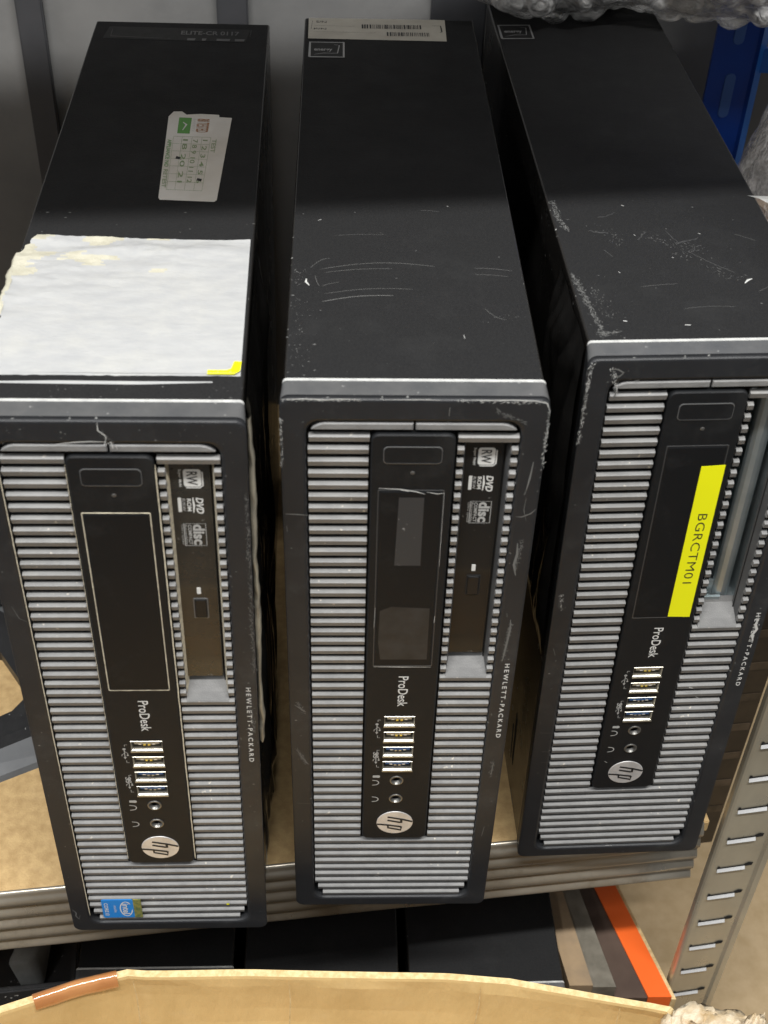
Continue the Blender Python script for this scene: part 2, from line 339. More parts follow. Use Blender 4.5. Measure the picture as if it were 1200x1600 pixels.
# front post: folded angle with pressed tongues
def post(x, y, z0, z1):
    bm = bmesh.new(); W = 0.0345
    prof = [(0, 0.005), (0, 0.0016), (0.0008, 0.0004), (0.0022, 0), (W-0.006, 0), (W-0.0045, -0.0018), (W-0.001, -0.0020), (W, -0.0006),
            (W, 0.035), (W-0.0015, 0.035), (W-0.0015, 0.0015), (0.0035, 0.0015), (0.0015, 0.0025), (0.0015, 0.005)]
    prism(bm, [(x+a, y+b) for a, b in prof], 'z', z0, z1)
    p = build('post', bm, 'galv2', rack, scale=1)
    return p
PX, PY = 0.1905, -0.004
pp = post(PX, PY, -0.9, 1.3)
def mk_slot():
    bm = bmesh.new()
    flat(bm, [(0.0045,0.0006),(0.0200,0.0018),(0.0225,0.0012),(0.0258,0.0016),(0.0262,0.0044),(0.0232,0.0052),(0.0212,0.0040),(0.0206,0.0030),(0.0066,0.0020),(0.0060,0.0032),(0.0048,0.0034)], lambda u, v: (u, -0.0003, v), 0)
    rings(bm, [[(0.0048, -0.0004, -0.0026), (0.0048, -0.0014, -0.0014), (0.0048, -0.0004, 0.0006)],
               [(0.0215, -0.0004, -0.0014), (0.0215, -0.0016, -0.0002), (0.0215, -0.0004, 0.0018)]], [1], cap0=True, cap1=True)
    for f in bm.faces:
        if len(f.verts) == 3: f.material_index = 1
    return build('slot', bm, ['dark', 'tab'], pp, scale=1)
sl = mk_slot(); sl.location = (PX, PY, -0.8755)
for k in range(1, 74):
    c = sl.copy(); COL.objects.link(c); c.location = (PX, PY, -0.8755+0.0288*k)
bm = bmesh.new()      # dark brown plate with paler ribs between shelf and post
box(bm, 0.187, 0.245, 0.085, 0.0865, -0.15, 0.42)
br = build('side_plate', bm, 'brown_steel', rack, scale=1)
for k in range(-4, 8):
    bm = bmesh.new(); box(bm, 0.187, 0.2435, 0.0845, 0.0849, 0.002+k*0.0288, 0.0085+k*0.0288); build('plate_rib', bm, 'brown_rib', br, scale=1)
# rear post
bm = bmesh.new(); prism(bm, [(0.150,0.375),(0.1505,0.377),(0.185,0.377),(0.185,0.40),(0.183,0.40),(0.183,0.379),(0.150,0.379)], 'z', -0.9, 1.3)
build('post', bm, 'greyp', rack, scale=1)

# ------------------------------------------------------------------ desktop computers
H, D, B = 333.8, 367.0, 10.9
SHARED = {}
def part(key, name, parent, maker, mats, smooth=False, label=None):
    if key in SHARED: o = reuse(SHARED[key], parent)
    else:
        bm = bmesh.new(); maker(bm); o = build(name, bm, mats, parent, smooth); SHARED[key] = o
    if label: o['label'] = label
    return o
def mk_case(bm):
    x = 48.4
    rings(bm, [ryl(-x+.6, x-.6, .6, H-.6, 1.0, B-.1), ryl(-x, x, 0, H, 1.2, B+.6), ryl(-x, x, 0, H, 1.2, D-1), ryl(-x+.8, x-.8, .8, H-.8, 1, D)], [0]*4, cap1=True)
    for f in bm.faces:
        f.normal_update()
        c = f.calc_center_median()
        if abs(abs(c.x)-x) < .7: f.material_index = 1
    # hood seam along both sides
def mk_bezel(bm):
    n = 6
    def L(xi, z0, z1, r, y): return ryl(-50+xi, 50-xi, z0, z1, r, y, n)
    op = lambda inset, y: ryl(-40.2+inset, 40.2-inset, 7.2+inset, 322.4-inset, 6.0, y, n)
    loops = [L(1.6, .3, H+.2, 1.4, B), L(1.3, .2, H+.75, 1.6, B-.3), L(1.2, .2, H+.75, 1.6, B-.9), L(1.1, .2, H+.25, 1.8, B-1.2),
             L(.3, 0, 333.4, 3.5, 1.9), L(.35, 0, 332.7, 3.6, 1.75), L(.3, 0, 332.7, 3.7, 1.3), L(.1, 0, 332.7, 4.2, .7), L(.35, .3, 332.2, 4.2, .12), L(1.2, 1.2, 331.4, 4.0, 0),
             op(-1.4, 0.0), op(-.5, .35), op(0, 1.2), op(.2, 6.5)]
    V = rings(bm, loops, [2,2,2,1,0,0,0,0,0,0,0,0,0])
    # material: only the upper ledge is the paler worn plastic with the painted lip highlight, other sides keep the bezel colour
    for f in bm.faces:
        c = f.calc_center_median()
        if f.material_index in (1, 2) and c.z < H-3: f.material_index = 0
    # backing behind the slats
    for (a, b, c, d) in ((-40.2, 19.2, 7, 322.6), (35.6, 40.2, 183, 322.6), (19.2, 40.2, 7, 182), (19.2, 35.6, 313.5, 322.6)):
        v = [bm.verts.new(p) for p in ((a, 6.4, c), (b, 6.4, c), (b, 6.4, d), (a, 6.4, d))]
        f = bm.faces.new(v); f.material_index = 3
def slat(bm, x0, x1, zb, yb=4.2, cl=0.0, cr=0.0, last=False):
    zt = zb+3.5
    P = [(2.7, zt-.10), (1.0, zt-.50), (.55, zt-.95), (1.2, zt-3.5), (1.6, zt-3.7), (2.7, zt-3.75)]
    fs = prism(bm, P, 'x', x0, x1)
    return fs
def mk_grille(bm):
    for k in range(0, 53):
        zb = 312.3-5.85*k
        ins = 2.4 if k == 52 else (0.9 if k == 51 else 0)
        if k == 0:
            slat(bm, -39.2, -16.4, zb); slat(bm, 16.9, 39.8, zb)
        elif k <= 22:
            slat(bm, -39.6, -16.7, zb); slat(bm, 16.9, 19.4, zb); slat(bm, 37.4, 39.9, zb)
            for xs, s in ((19.4, 1), (37.4, -1)):      # tooth roots running back into the slot
                zt = zb+3.5
                A = [(xs, .9, zt-.55), (xs, .5, zt-3.1), (xs, 9, zt-3.4), (xs, 9, zt-.2)]
                q = [bm.verts.new(a) for a in A]; d = 1.1
                e = [bm.verts.new((xs, .9, zt-.55)), bm.verts.new((xs, .5, zt-3.1)), bm.verts.new((xs+s*d, 9, zt-3.4)), bm.verts.new((xs+s*d, 9, zt-.2))]
                bm.faces.new((e[0], e[1], e[2], e[3])); bm.faces.new((q[0], e[0], e[3], q[3])); bm.faces.new((q[1], q[2], e[2], e[1]))
        elif k <= 43:
            slat(bm, -39.6, -16.7, zb); slat(bm, 16.9, 39.9, zb)
        else:
            slat(bm, -39.6+ins*1.6, 39.9-ins*1.6, zb)
    # sloping ledge below the drive slot
    prism(bm, [(9, 193), (8.0, 190), (3.2, 184.2), (.9, 181), (.55, 180.4), (4.2, 177.5), (9, 177.5)], 'x', 19.4, 37.4)
def mk_slotwalls(bm):
    for xs, s in ((19.5, 1), (37.3, -1)):
        v = [bm.verts.new(p) for p in ((xs, 2.0, 182), (xs, 2.0, 313), (xs+s*1.6, 8.2, 313), (xs+s*1.6, 8.2, 184))]
        bm.faces.new(v)
def mk_trim(side):
    def f(bm):
        r = 2.6
        if side < 0: pts = [(-38.3, 318.5), (-37.8, 318.4), (-.3, 318.4), (-.3, 321.6), (-33.5, 321.6), (-35.5, 321.0), (-37.4, 319.7)]
        else: pts = [(.6, 318.4), (38.2, 318.4), (38.4, 318.6), (37.2, 319.8), (35.2, 321.0), (33.2, 321.6), (.6, 321.6)]
        cx = sum(p[0] for p in pts)/len(pts); cz = 319.9
        ins = [(p[0] + (.4 if p[0] < cx else -.4), cz+(p[1]-cz)*.7) for p in pts]
        rings(bm, [[(a, 4.0, b) for a, b in pts], [(a, .7, b) for a, b in pts], [(a, .3, b) for a, b in ins]], cap1=True)
    return f
USBZ = (152.3, 141.3, 130.4, 119.7)
def mk_panel_obj(parent):
    if 'panel' in SHARED: return reuse(SHARED['panel'], parent)
    bm = bmesh.new(); plate(bm, -15.9, 15.9, 61.2, 316.9, 3.2, -.5, 5.0, .55, 0, 0)
    v = ryl(-15.9, 15.9, 61.2, 316.9, 3.2, 5.0); bm.faces.new([bm.verts.new(p) for p in v][::-1])
    bmesh.ops.remove_doubles(bm, verts=bm.verts, dist=1e-4); bmesh.ops.recalc_face_normals(bm, faces=bm.faces)
    bmesh.ops.scale(bm, vec=(MM,)*3, verts=bm.verts)
    me = bpy.data.meshes.new('control_panel'); bm.to_mesh(me); bm.free(); a = bpy.data.objects.new('a', me); COL.objects.link(a)
    bm = bmesh.new()
    for z in USBZ: box(bm, -6.7, 6.7, -3, 4.4, z-3.1, z+3.1)
    for z in (108.3, 94.1):
        lo = lambda y: [(2.7*math.cos(2*math.pi*i/24), y, z+2.7*math.sin(2*math.pi*i/24)) for i in range(24)]
        rings(bm, [lo(-3), lo(4.4)], cap0=True, cap1=True)
    bmesh.ops.recalc_face_normals(bm, faces=bm.faces); bmesh.ops.scale(bm, vec=(MM,)*3, verts=bm.verts)
    mc = bpy.data.meshes.new('c'); bm.to_mesh(mc); bm.free(); c = bpy.data.objects.new('c', mc); COL.objects.link(c)
    md = a.modifiers.new('b', 'BOOLEAN'); md.operation = 'DIFFERENCE'; md.object = c; md.solver = 'EXACT'
    dg = bpy.context.evaluated_depsgraph_get(); dg.update()
    r = bpy.data.meshes.new_from_object(a.evaluated_get(dg)); r.name = 'control_panel'
    r.materials.clear(); r.materials.append(M['panel'])
    bpy.data.objects.remove(a); bpy.data.objects.remove(c)
    o = link('control_panel', r, parent); SHARED['panel'] = o; return o
def mk_button(bm):
    f = lambda i, y: ryl(-11.2+i, 11.2-i, 303.1+i, 311.4-i, 1.8, y)
    rings(bm, [f(0, -.46), f(.05, -.72), f(.3, -.78), f(.5, -.60)], [1, 1, 0], cap1=True)
def mk_led(bm): cyl(bm, (0.2, 298.6), .95, .6, -.5, -.75, n=12)
def mk_bay(mi_edge):
    def f(bm):
        g = lambda i, y: ryl(-12.6+i, 12.6-i, 189.6+i, 289.8-i, .5, y, 2)
        rings(bm, [g(-.35, -.49), g(-.3, -.62), g(0, -.66), g(.12, -.52)], [1, 1, 1])
        rings(bm, [g(.12, -.515), g(.5, -.515)], [2])
        rings(bm, [g(.5, -.515), g(.55, -.75), g(.8, -.85)], [0, 0, 0], cap1=True)
    return f
def mk_port(z):
    def f(bm):
        o = lambda s, y: [(-7.0+s, y, z-3.45+s), (7.0-s, y, z-3.45+s), (7.0-s, y, z+3.4-s), (-7.0+s, y, z+3.4-s)]
        rings(bm, [o(.45, 4.0), o(.38, .0), o(0, -.75), o(.12, -.95), o(.55, -.1), o(.65, 3.9)], [0]*5)
        box(bm, -7.2, 7.2, -1.5, -.4, z-3.7, z-3.25)      # flared lower lip
        v = [bm.verts.new(p) for p in ((-6.3, 3.9, z-2.9), (6.3, 3.9, z-2.9), (6.3, 3.9, z+2.9), (-6.3, 3.9, z+2.9))]
        bm.faces.new(v).material_index = 1
    return f
def mk_tongue(z, cols):
    def f(bm):
        box(bm, -5.6, 5.6, .1, 3.8, z+.3, z+2.1, 0)
        for i, x in enumerate((-3.0, -1.0, 1.0, 3.0)):
            if i in (1, 2): box(bm, x-.55, x+.55, -.1, 3.6, z-.5, z+.32, 1)
            else: box(bm, x-.9, x+.9, .0, 2.0, z-.2, z+.9, 2, bev=.25)
    return f
def mk_jack(z):
    def f(bm):
        lo = lambda r, y: [(r*math.cos(2*math.pi*i/28), y, z+r*math.sin(2*math.pi*i/28)) for i in range(28)]
        rings(bm, [lo(3.35, -.5), lo(3.2, -.95), lo(2.7, -1.0), lo(2.3, -.1), lo(1.75, .6)], [0, 0, 0, 0])
        rings(bm, [lo(1.75, .6), lo(1.7, 4.2)], [1, 1], cap1=True)
    return f
def mk_logo(bm):
    C = (0.1, 74.6); r = 9.0; n = 40
    lo = lambda q, y: [(C[0]+q*math.cos(2*math.pi*i/n), y, C[1]+q*math.sin(2*math.pi*i/n)) for i in range(n)]
    rings(bm, [lo(r, -.48), lo(r-.1, -.78), lo(r-.5, -.85)], [0, 0, 0], cap1=True)
    fn = lambda u, v: (C[0]+v*r, -.93, C[1]-u*r)
    s = 0.27
    def st(pts): ribbon(bm, pts, .135, fn, 1, taper=False)
    st([(-.13+.02, .97), (-.13-.2, .38), (-.53, -.40)])                     # h stem
    st([(-.34, .36), (-.02, .36), (-.05, .27), (-.24, -.40)])                # h arch
    st([(.13-.02, -.97), (.13+.05, -.45), (.36, .36)])                       # p stem
    st([(.34, .36), (.66, .36), (.44, -.36), (.16, -.36)])                   # p bowl
def mk_icons(bm):
    y = -.62
    fn = lambda u, v: (u, y, v)
    def st(p, w_=.35): ribbon(bm, p, w_, fn, 0, taper=False)
    # usb trident with its brackets
    for zc, ss in ((146.8, False), (125.0, True)):
        st([(-8.6, zc+6.2), (-9.8, zc+6.2), (-9.8, zc+5.0)], .3); st([(-8.6, zc-6.4), (-9.8, zc-6.4), (-9.8, zc-4.8)], .3)
        st([(-10.2, zc+3.4), (-10.2, zc-2.6)], .35)
        st([(-10.2, zc+1.6), (-8.9, zc+.3), (-8.9, zc-.8)], .3); st([(-10.2, zc+.4), (-11.5, zc-.8), (-11.5, zc-1.8)], .3)
        disc(bm, -10.2, zc+3.2, .75, y, n=10); disc(bm, -8.9, zc-1.1, .5, y, n=8); flat(bm, [(-10.9, zc-2.4), (-9.5, zc-2.4), (-10.2, zc-3.9)], fn)
        if ss: text(bm, 'SS', down(-11.6, -9.0, zc+4.9, zc+.6, y-.03), bold=.02)
    # headphone symbols
    for zc in (106.6, 93.6):
        st([(-11.6, zc-1.9)] + [(-10.4 + 1.9*math.cos(a), zc + 1.7*math.sin(a)) for a in [R(-90+i*18) for i in range(11)]] + [(-11.6, zc+1.9)], .5)
    box(bm, -11.4, -9.0, y, y+.02, 110.6, 112.2); disc(bm, -8.9, 111.4, 1.0, y-.02, n=12)
def mk_odd(bm):
    plate(bm, 20.0, 35.4, 191.8, 313.6, .6, 5.2, 12.0, .3)
def mk_odd_print(bm):
    y = 5.12
    fn = lambda u, v: (u, y, v)
    plate(bm, 25.4, 32.0, 298.2, 306.6, 1.2, 5.10, 5.2, .02, 0)
    text(bm, 'RW', down(26.6, 30.6, 305.6, 299.1, 5.03), 1, bold=.015)
    ribbon(bm, [(26.2, 297.7), (31.4, 297.7), (32.5, 298.8), (32.5, 305.4)], .5, fn, 0, taper=False)
    text(bm, 'Super Multi', down(23.4, 24.7, 306.6, 298.2, y), 0, bold=.01)
    text(bm, 'DVD', down(29.4, 32.2, 292.8, 285.0, y, .6), 0, bold=.03)
    ribbon(bm, [(28.3, 292.8), (28.6, 289), (28.3, 285.2)], .9, fn, 0)
    text(bm, 'ROM', down(26.0, 27.6, 292.2, 286.0, y), 0, bold=.02)
    text(bm, 'R/RW', down(24.2, 25.4, 292.2, 286.0, y), 2, bold=.01)
    plate(bm, 22.6, 23.9, 285.6, 292.6, .2, 5.11, 5.2, .02, 0)
    # disc logo
    for a in ((24.1, 32.4, 268.2, 279.6),):
        ribbon(bm, [(a[0], a[2]), (a[1], a[2]), (a[1], a[3]), (a[0], a[3]), (a[0], a[2])], .3, fn, 2, taper=False)
    text(bm, 'disc', down(27.4, 32.0, 279.2, 268.6, y), 2, bold=.035)
    text(bm, 'COMPACT', down(25.6, 27.0, 279.0, 268.8, y), 2, bold=.02)
    text(bm, 'Recordable', down(24.3, 25.3, 279.0, 268.8, y), 2, bold=.0)
    text(bm, 'Ultra Speed', down(22.9, 23.8, 279.0, 268.8, y), 2, bold=.0)
    plate(bm, 27.0, 28.6, 241.6, 245.2, .2, 5.08, 5.2, .03, 0)
def mk_eject(mi):
    def f(bm):
        g = lambda i, y: ryl(25.4+i, 31.0-i, 227.8+i, 239.0-i, .5, y, 2)
        rings(bm, [g(-.25, 5.18), g(-.2, 5.0), g(.25, 4.95), g(.35, 5.15)], [1, 1, 1]); rings(bm, [g(.35, 5.15), g(.5, 4.7), g(.8, 4.55)], [0, 0, 0], cap1=True)
    return f
def mk_letter(bm):
    text(bm, 'HEWLETT-PACKARD', down(45.0, 47.1, 190.2, 139.6, -.08), 0, bold=.012, space=1.5)
def mk_name(bm):
    text(bm, 'ProDesk', down(-1.4, 3.0, 182.6, 162.4, -.58), 0, bold=.006)

def computer(loc, rot, label, dusty=False, drive=True):
    t = thing('desktop_computer', label, 'computer', loc, rot, 'slim desktop computers standing on the shelf')
    case = part('case', 'case', t, mk_case, ['case', 'case_side'])
    bz = part('bezel', 'bezel', t, mk_bezel, ['bezel', 'bezel_top', 'lip', 'dark'])
    part('grille', 'grille', t, mk_grille, ['grille'])
    part('sw%d' % dusty, 'slot_wall', t, mk_slotwalls, ['edge_dusty' if dusty else 'bezel_top'])
    part('tr0', 'trim_bar', bz, mk_trim(-1), ['grille']); part('tr1', 'trim_bar', bz, mk_trim(1), ['grille'])
    part('letter', 'maker_lettering', bz, mk_letter, ['white'])
    pn = mk_panel_obj(t)
    ek = 'edge_dusty' if dusty else 'edge'
    part('btn', 'power_button', pn, mk_button, ['panel', 'edge'])
    part('led', 'indicator_light', pn, mk_led, ['jack'])
    part('bay%d' % dusty, 'bay_cover', pn, mk_bay(0), ['bay', 'edge_dusty' if dusty else 'panel_line', 'dark'])
    part('name', 'model_lettering', pn, mk_name, ['white'])
    part('icons', 'port_symbols', pn, mk_icons, ['print_grey'])
    for i, z in enumerate(USBZ):
        part('usb%d' % i, 'usb_port', pn, mk_port(z), ['steel', 'dark'])
        part('tng%d' % i, 'port_tongue', pn, mk_tongue(z, i), ['usbb' if i > 1 else 'usbw', 'gold' if i < 2 else 'steel', 'contact'])
    for i, z in enumerate((108.3, 94.1)): part('jack%d' % i, 'audio_jack', pn, mk_jack(z), ['jack', 'dark'], smooth=False)
    part('logo', 'round_logo', pn, mk_logo, ['chrome', 'ink'])
    if dusty:      # line of pale dust down both edges of the panel
        bm = bmesh.new()
        for x, w_ in ((16.25, .55), (-16.2, .2)):
            ribbon(bm, [(x + .12*noise.noise(Vector((z*.15, x, 0))), z) for z in range(64, 314, 3)], w_, lambda u, v: (u, -.1, v), 0)
        build('dust_line', bm, 'edge_dusty', pn)
        bm = bmesh.new()
        ribbon(bm, [(-40.3 + .1*noise.noise(Vector((z*.2, 1, 0))), z) for z in range(14, 316, 3)], .4, lambda u, v: (u, .12, v), 0)
        build('dust_line', bm, 'edge_dusty', bz)
    if drive:
        od = part('odd%d' % dusty, 'optical_drive', t, mk_odd, ['odd_dusty' if dusty else 'odd'])
        part('oddp', 'drive_symbols', od, mk_odd_print, ['white', 'ink', 'print_grey'])
        part('ej%d' % dusty, 'eject_button', od, mk_eject(0), ['odd', 'edge' if dusty else 'dark'])
    else:
        bm = bmesh.new()      # open drive slot showing the zinc-plated cage
        box(bm, 19.6, 37.2, 60, 62, 184, 316)
        box(bm, 18.8, 19.6, 10, 62, 184, 316); box(bm, 37.2, 38.0, 10, 62, 184, 316)
        box(bm, 19.6, 37.2, 9.4, 62, 188, 189.5); box(bm, 19.6, 37.2, 10, 62, 314, 315.5)
        rings(bm, [[(30+2.6*math.cos(R(a))*1.6, 13+3*math.sin(R(a)), z_) for a in range(0, 360, 30)] for z_ in (189.6, 314)])
        box(bm, 20.2, 23.5, 12, 14, 206, 314); box(bm, 20.2, 28, 12, 13.5, 190, 200)
        box(bm, 20.0, 30.0, 8.4, 9.8, 189.5, 193.4, bev=.5)
        build('drive_cage', bm, 'cavity', t)
    return t
M['panel_line'] = mat('panel_line_grey', (0.04,0.04,0.04), 0.3, 0)  # paler grey draws the thin highlight round the bay edges

pc1 = computer((-0.1146, -0.0141, 0.0), (0.0008, 0.0042, 0.0159), 'left black computer tower with big torn white label on top and blue processor sticker', dusty=True)
pc2 = computer((0, 0, 0), (-0.0016, -0.0077, 0), 'middle black computer tower with arc scratches on top and cream serial label at its back')
pc3 = computer((0.1209, 0.0313, 0), (0.0032, -0.0181, 0.0276), 'right black computer tower with yellow BGRCTM01 strip and empty drive slot', drive=False)

TOP = lambda dz=.08: (lambda u, v: (u, v, H+dz))
FR = lambda dy=.1: (lambda u, v: (u, -dy, v))
def marks(pc, name, lst, m, fn):
    bm = bmesh.new()
    for pts, wd in lst: ribbon(bm, pts, wd*(.6 if name == 'scratch_marks' else .85), fn, 0)
    o = build(name, bm, m, pc); o['kind'] = 'stuff'; return o
def specks(pc, name, n, x0, x1, y0, y1, m, fn, smax=.5, seed=1):
    rnd = random.Random(seed); bm = bmesh.new()
    for _ in range(n):
        x = rnd.uniform(x0, x1); y = rnd.uniform(y0, y1); s = rnd.uniform(.1, 1)**3*smax+.08; a = rnd.uniform(0, 6.28); e = rnd.uniform(.3, 1)
        flat(bm, [(x+s*math.cos(a+k*1.05)*(1 if k % 3 else 1.5*e+.5), y+s*e*math.sin(a+k*1.05)) for k in range(6)], fn)
    o = build(name, bm, m, pc); o['kind'] = 'stuff'; return o
def dabs(pc, name, paths, m, fn, seed=0, dens=5, spread=.8, size=.35):
    # a dry scuff: many tiny flecks strewn along a path
    rnd = random.Random(seed); bm = bmesh.new()
    for pts in paths:
        for a, b in zip(pts[:-1], pts[1:]):
            l = math.hypot(b[0]-a[0], b[1]-a[1])
            for _ in range(max(1, int(l*dens))):
                t = rnd.random(); x = a[0]+(b[0]-a[0])*t+rnd.gauss(0, spread); y = a[1]+(b[1]-a[1])*t+rnd.gauss(0, spread)
                s_ = size*rnd.uniform(.2, 1)**2; an = rnd.gauss(math.atan2(b[1]-a[1], b[0]-a[0]), .6); L_ = s_*rnd.uniform(1, 4)
                dx, dy = math.cos(an)*L_, math.sin(an)*L_; nx, ny = -math.sin(an)*s_*.5, math.cos(an)*s_*.5
                flat(bm, [(x-dx, y-dy), (x+nx, y+ny), (x+dx, y+dy), (x-nx, y-ny)], fn)
    o = build(name, bm, m, pc); o['kind'] = 'stuff'; return o
def arc(x0, y0, x1, y1, h, n=16):
    return [(x0+(x1-x0)*i/n, y0+(y1-y0)*i/n + h*math.sin(math.pi*i/n)) for i in range(n+1)]
def blob(cx, cy, rx, ry, n, seed, amp=.15):
    rnd = random.Random(seed)
    return [(cx+rx*(1+rnd.uniform(-amp, amp))*math.cos(2*math.pi*i/n), cy+ry*(1+rnd.uniform(-amp, amp))*math.sin(2*math.pi*i/n)) for i in range(n)]

# --- computer 1: top label remains
def torn_label(pc):
    nx, ny = 90, 80; bm = bmesh.new(); V = {}
    x0, x1, y0, y1 = -49.0, 46.8, 25.8, 125.0
    for i in range(nx+1):
        for j in range(ny+1):
            x = x0+(x1-x0)*i/nx; y = y0+(y1-y0)*j/ny
            # torn left boundary
            lim = -48.5 + 3.5*noise.noise(Vector((y*.09, 3, 1))) + 1.3*noise.noise(Vector((y*.5, 7, 1)))
            if y > 117: lim += (y-117)*.9
            x = max(x, min(lim, x1-1))
            if x <= -47.8 and y < 100: x = -48.6
            yy = y + (0.5*noise.noise(Vector((x*.3, 9, 2))) if j in (0, ny) else 0)
            w_ = max(0, .3+.7*noise.noise(Vector((x*.035-y*.03, y*.11, 0))) + .25*noise.noise(Vector((x*.06+y*.05, y*.3, 5))) + .12*noise.noise(Vector((x*.3, y*.4, 2))) + .10*(1-abs(noise.noise(Vector((x*.10-y*.07, y*.22+x*.05, 11))))*6 if abs(noise.noise(Vector((x*.10-y*.07, y*.22+x*.05, 11)))) < .16 else 0))
            fd = max(0, min(1, (y-78)/30 + (-x-5)/60))     # the upper left is more wrinkled
            V[i, j] = bm.verts.new((x, yy, H+.12+(.3+1.9*fd)*w_))
    for i in range(nx):
        for j in range(ny):
            a = [V[i, j], V[i+1, j], V[i+1, j+1], V[i, j+1]]
            cx = sum(v.co.x for v in a)/4; cy = sum(v.co.y for v in a)/4
            if (a[0].co-a[1].co).length < 1e-4: continue
            f = bm.faces.new(a)
            cream = noise.noise(Vector((cx*.05, cy*.08, 3))) + (cy-95)*.02 + (-cx-25)*.012 + .3*noise.noise(Vector((cx*.1, cy*.5, 8)))
            f.material_index = 1 if cream > .35 else 0
    o = build('torn_label', bm, ['paper_resid', 'paper_cream'], pc, smooth=True, label='large torn white label')
    # left flap curling over the edge
    bm = bmesh.new(); n = 60
    l0, l1, l2, l3 = [], [], [], []
    for i in range(n+1):
        y = 26+(112-26)*i/n; q = noise.noise(Vector((y*.12, 0, 0))); s = noise.noise(Vector((y*.45, 4, 0)))
        e = max(0.1, .7+1.6*q+.5*s)
        l0.append((-47.4, y, H+.5)); l1.append((-48.9-e*.4, y, H+.7+.5*s)); l2.append((-49.6-e*.9, y, H-.2+.4*s)); l3.append((-49.0-e*.5, y, H-2.4-2*abs(q)))
    rings(bm, [l0, l1, l2, l3], closed=False)
    build('label_flap', bm, 'paper_cream', o, smooth=True)
    bm = bmesh.new()
    ribbon(bm, [(-49, 21.4), (-20, 21.6), (10, 21.4), (36.8, 22.2)], 2.0, TOP(.12), 0)
    build('label_strip', bm, 'paper_resid', o)
    bm = bmesh.new()
    flat(bm, [(34.6, 26.0), (44.6, 26.0), (46.6, 28.4), (46.9, 34.2), (44.2, 34.4), (43.2, 29.6), (41.5, 28.6), (34.6, 28.6)], TOP(1.0))
    build('yellow_corner', bm, 'yellow2', o)
    bm = bmesh.new()
    for x in (20, 26.5, 33, 38.5, 43): ribbon(bm, [(x, 26.6), (x+.1, 28.2)], .25, TOP(1.15))
    ribbon(bm, [(-36, 26.9), (-5, 26.9), (20, 26.9), (46, 26.6)], .3, TOP(1.12))
    build('printed_marks', bm, 'print_grey', o)
torn_label(pc1)
bm = bmesh.new()      # inspection label
inner = lambda a, b: (lambda u, v: (a(u, v)))
def q1(u, v, dz=.2):   # u along the label's width 0..1, v 0 (near) .. 1 (far)
    A = Vector((4.6, 159.8)); Bb = Vector((30.4, 158.4)); Cc = Vector((33.2, 246.5)); Dd = Vector((2.0, 247.5))
    p = A*(1-u)*(1-v)+Bb*u*(1-v)+Cc*u*v+Dd*(1-u)*v
    return (p.x, p.y, H+dz)
flat(bm, [(0.03,0),(0.96,0),(1,.02),(1,.975),(.8,.98),(.79,1.01),(.5,1.015),(.28,1.0),(.2,1.04),(.07,1.035),(0,.97),(0,.02)], lambda u, v: q1(u, v, .15), 0)
flat(bm, [(.17,.76),(.37,.76),(.37,.96),(.17,.96)], q1, 1)
ribbon(bm, [(.24, .90), (.30, .87), (.25, .80)], .03, lambda u, v: q1(u, v, .25), 2)
for i in range(8): ribbon(bm, [(.12, .11+.0875*i), (.72, .11+.0875*i)], .008, lambda u, v: q1(u, v), 3)
for u0 in (.12, .26, .42, .58, .72): ribbon(bm, [(u0, .11), (u0, .72)], .012, lambda u, v: q1(u, v), 3)
for i, (s, uu) in enumerate([('1 2 3 4 5 6', .60), ('7 8 9 10 11 12', .44), ('18 20 21', .28)]):
    text(bm, s, lambda u, v, uu=uu: q1(uu+.08*v, .69-.5*u, .25), 3, bold=.01)
text(bm, 'APPLIANCE NO', lambda u, v: q1(.03+.07*v, .68-.32*u, .25), 1, bold=.01)
text(bm, 'TEST', lambda u, v: q1(.75+.07*v, .70-.16*u, .25), 3, bold=.01)
text(bm, 'RETEST', lambda u, v: q1(.03+.07*v, .33-.2*u, .25), 3, bold=.01)
text(bm, '88 TESTED', lambda u, v: q1(.46+.2*v, .95-.17*u, .25), 4, bold=.015)
text(bm, 'SAFETY', lambda u, v: q1(.40+.04*v, .95-.17*u, .25), 2, bold=.015)
flat(bm, [( .2,.455),(.27,.45),(.28,.475),(.21,.485)], lambda u, v: q1(u, v, .27), 5); flat(bm, [(.60,.22),(.68,.21),(.69,.235),(.61,.245)], lambda u, v: q1(u, v, .27), 5)
build('inspection_label', bm, ['label', 'green', 'white', 'green_p', 'redink', 'ink'], pc1, label='small green and white inspection label with torn edge')
bm = bmesh.new()      # scraped label at the back
flat(bm, [(-42, 342), (36, 340), (37, 350), (38, 358), (-40, 359)], TOP(.1), 0)
text(bm, 'ELITE-CR 0117', lambda u, v: (0+32*u, 349+5.5*v, H+.2), 1, bold=.02)
for x0, x1 in ((4, 8), (12, 14), (20, 27), (30, 35)): flat(bm, [(x0, 341), (x1, 341), (x1+.5, 344), (x0, 344)], TOP(.2), 1)
ribbon(bm, [(-38, 355), (-38, 345), (-5, 343)], .4, TOP(.2), 1); ribbon(bm, [(38, 348), (38.5, 357)], .4, TOP(.2), 1)
build('scraped_label', bm, ['label_dark', 'edge'], pc1)
bm = bmesh.new()      # processor sticker
plate(bm, -33.6, -17.6, 11.3, 27.8, 1.2, .32, .6, .1, 0)
plate(bm, -17.7, -13.6, 11.3, 27.8, .4, .32, .6, .1, 1)
C = (-21.4, 19.4); y = .24
f1 = lambda u, v: (u, y, v)
ribbon(bm, [(C[0]+3.0*math.cos(R(a)), C[1]+6.4*math.sin(R(a))) for a in range(40, 370, 15)], .6, f1, 2)
text(bm, 'intel', down(-23.2, -19.8, 24.2, 14.8, .22), 2, bold=.02)
text(bm, 'inside', down(-27.6, -26.2, 22.6, 16.4, .22), 2)
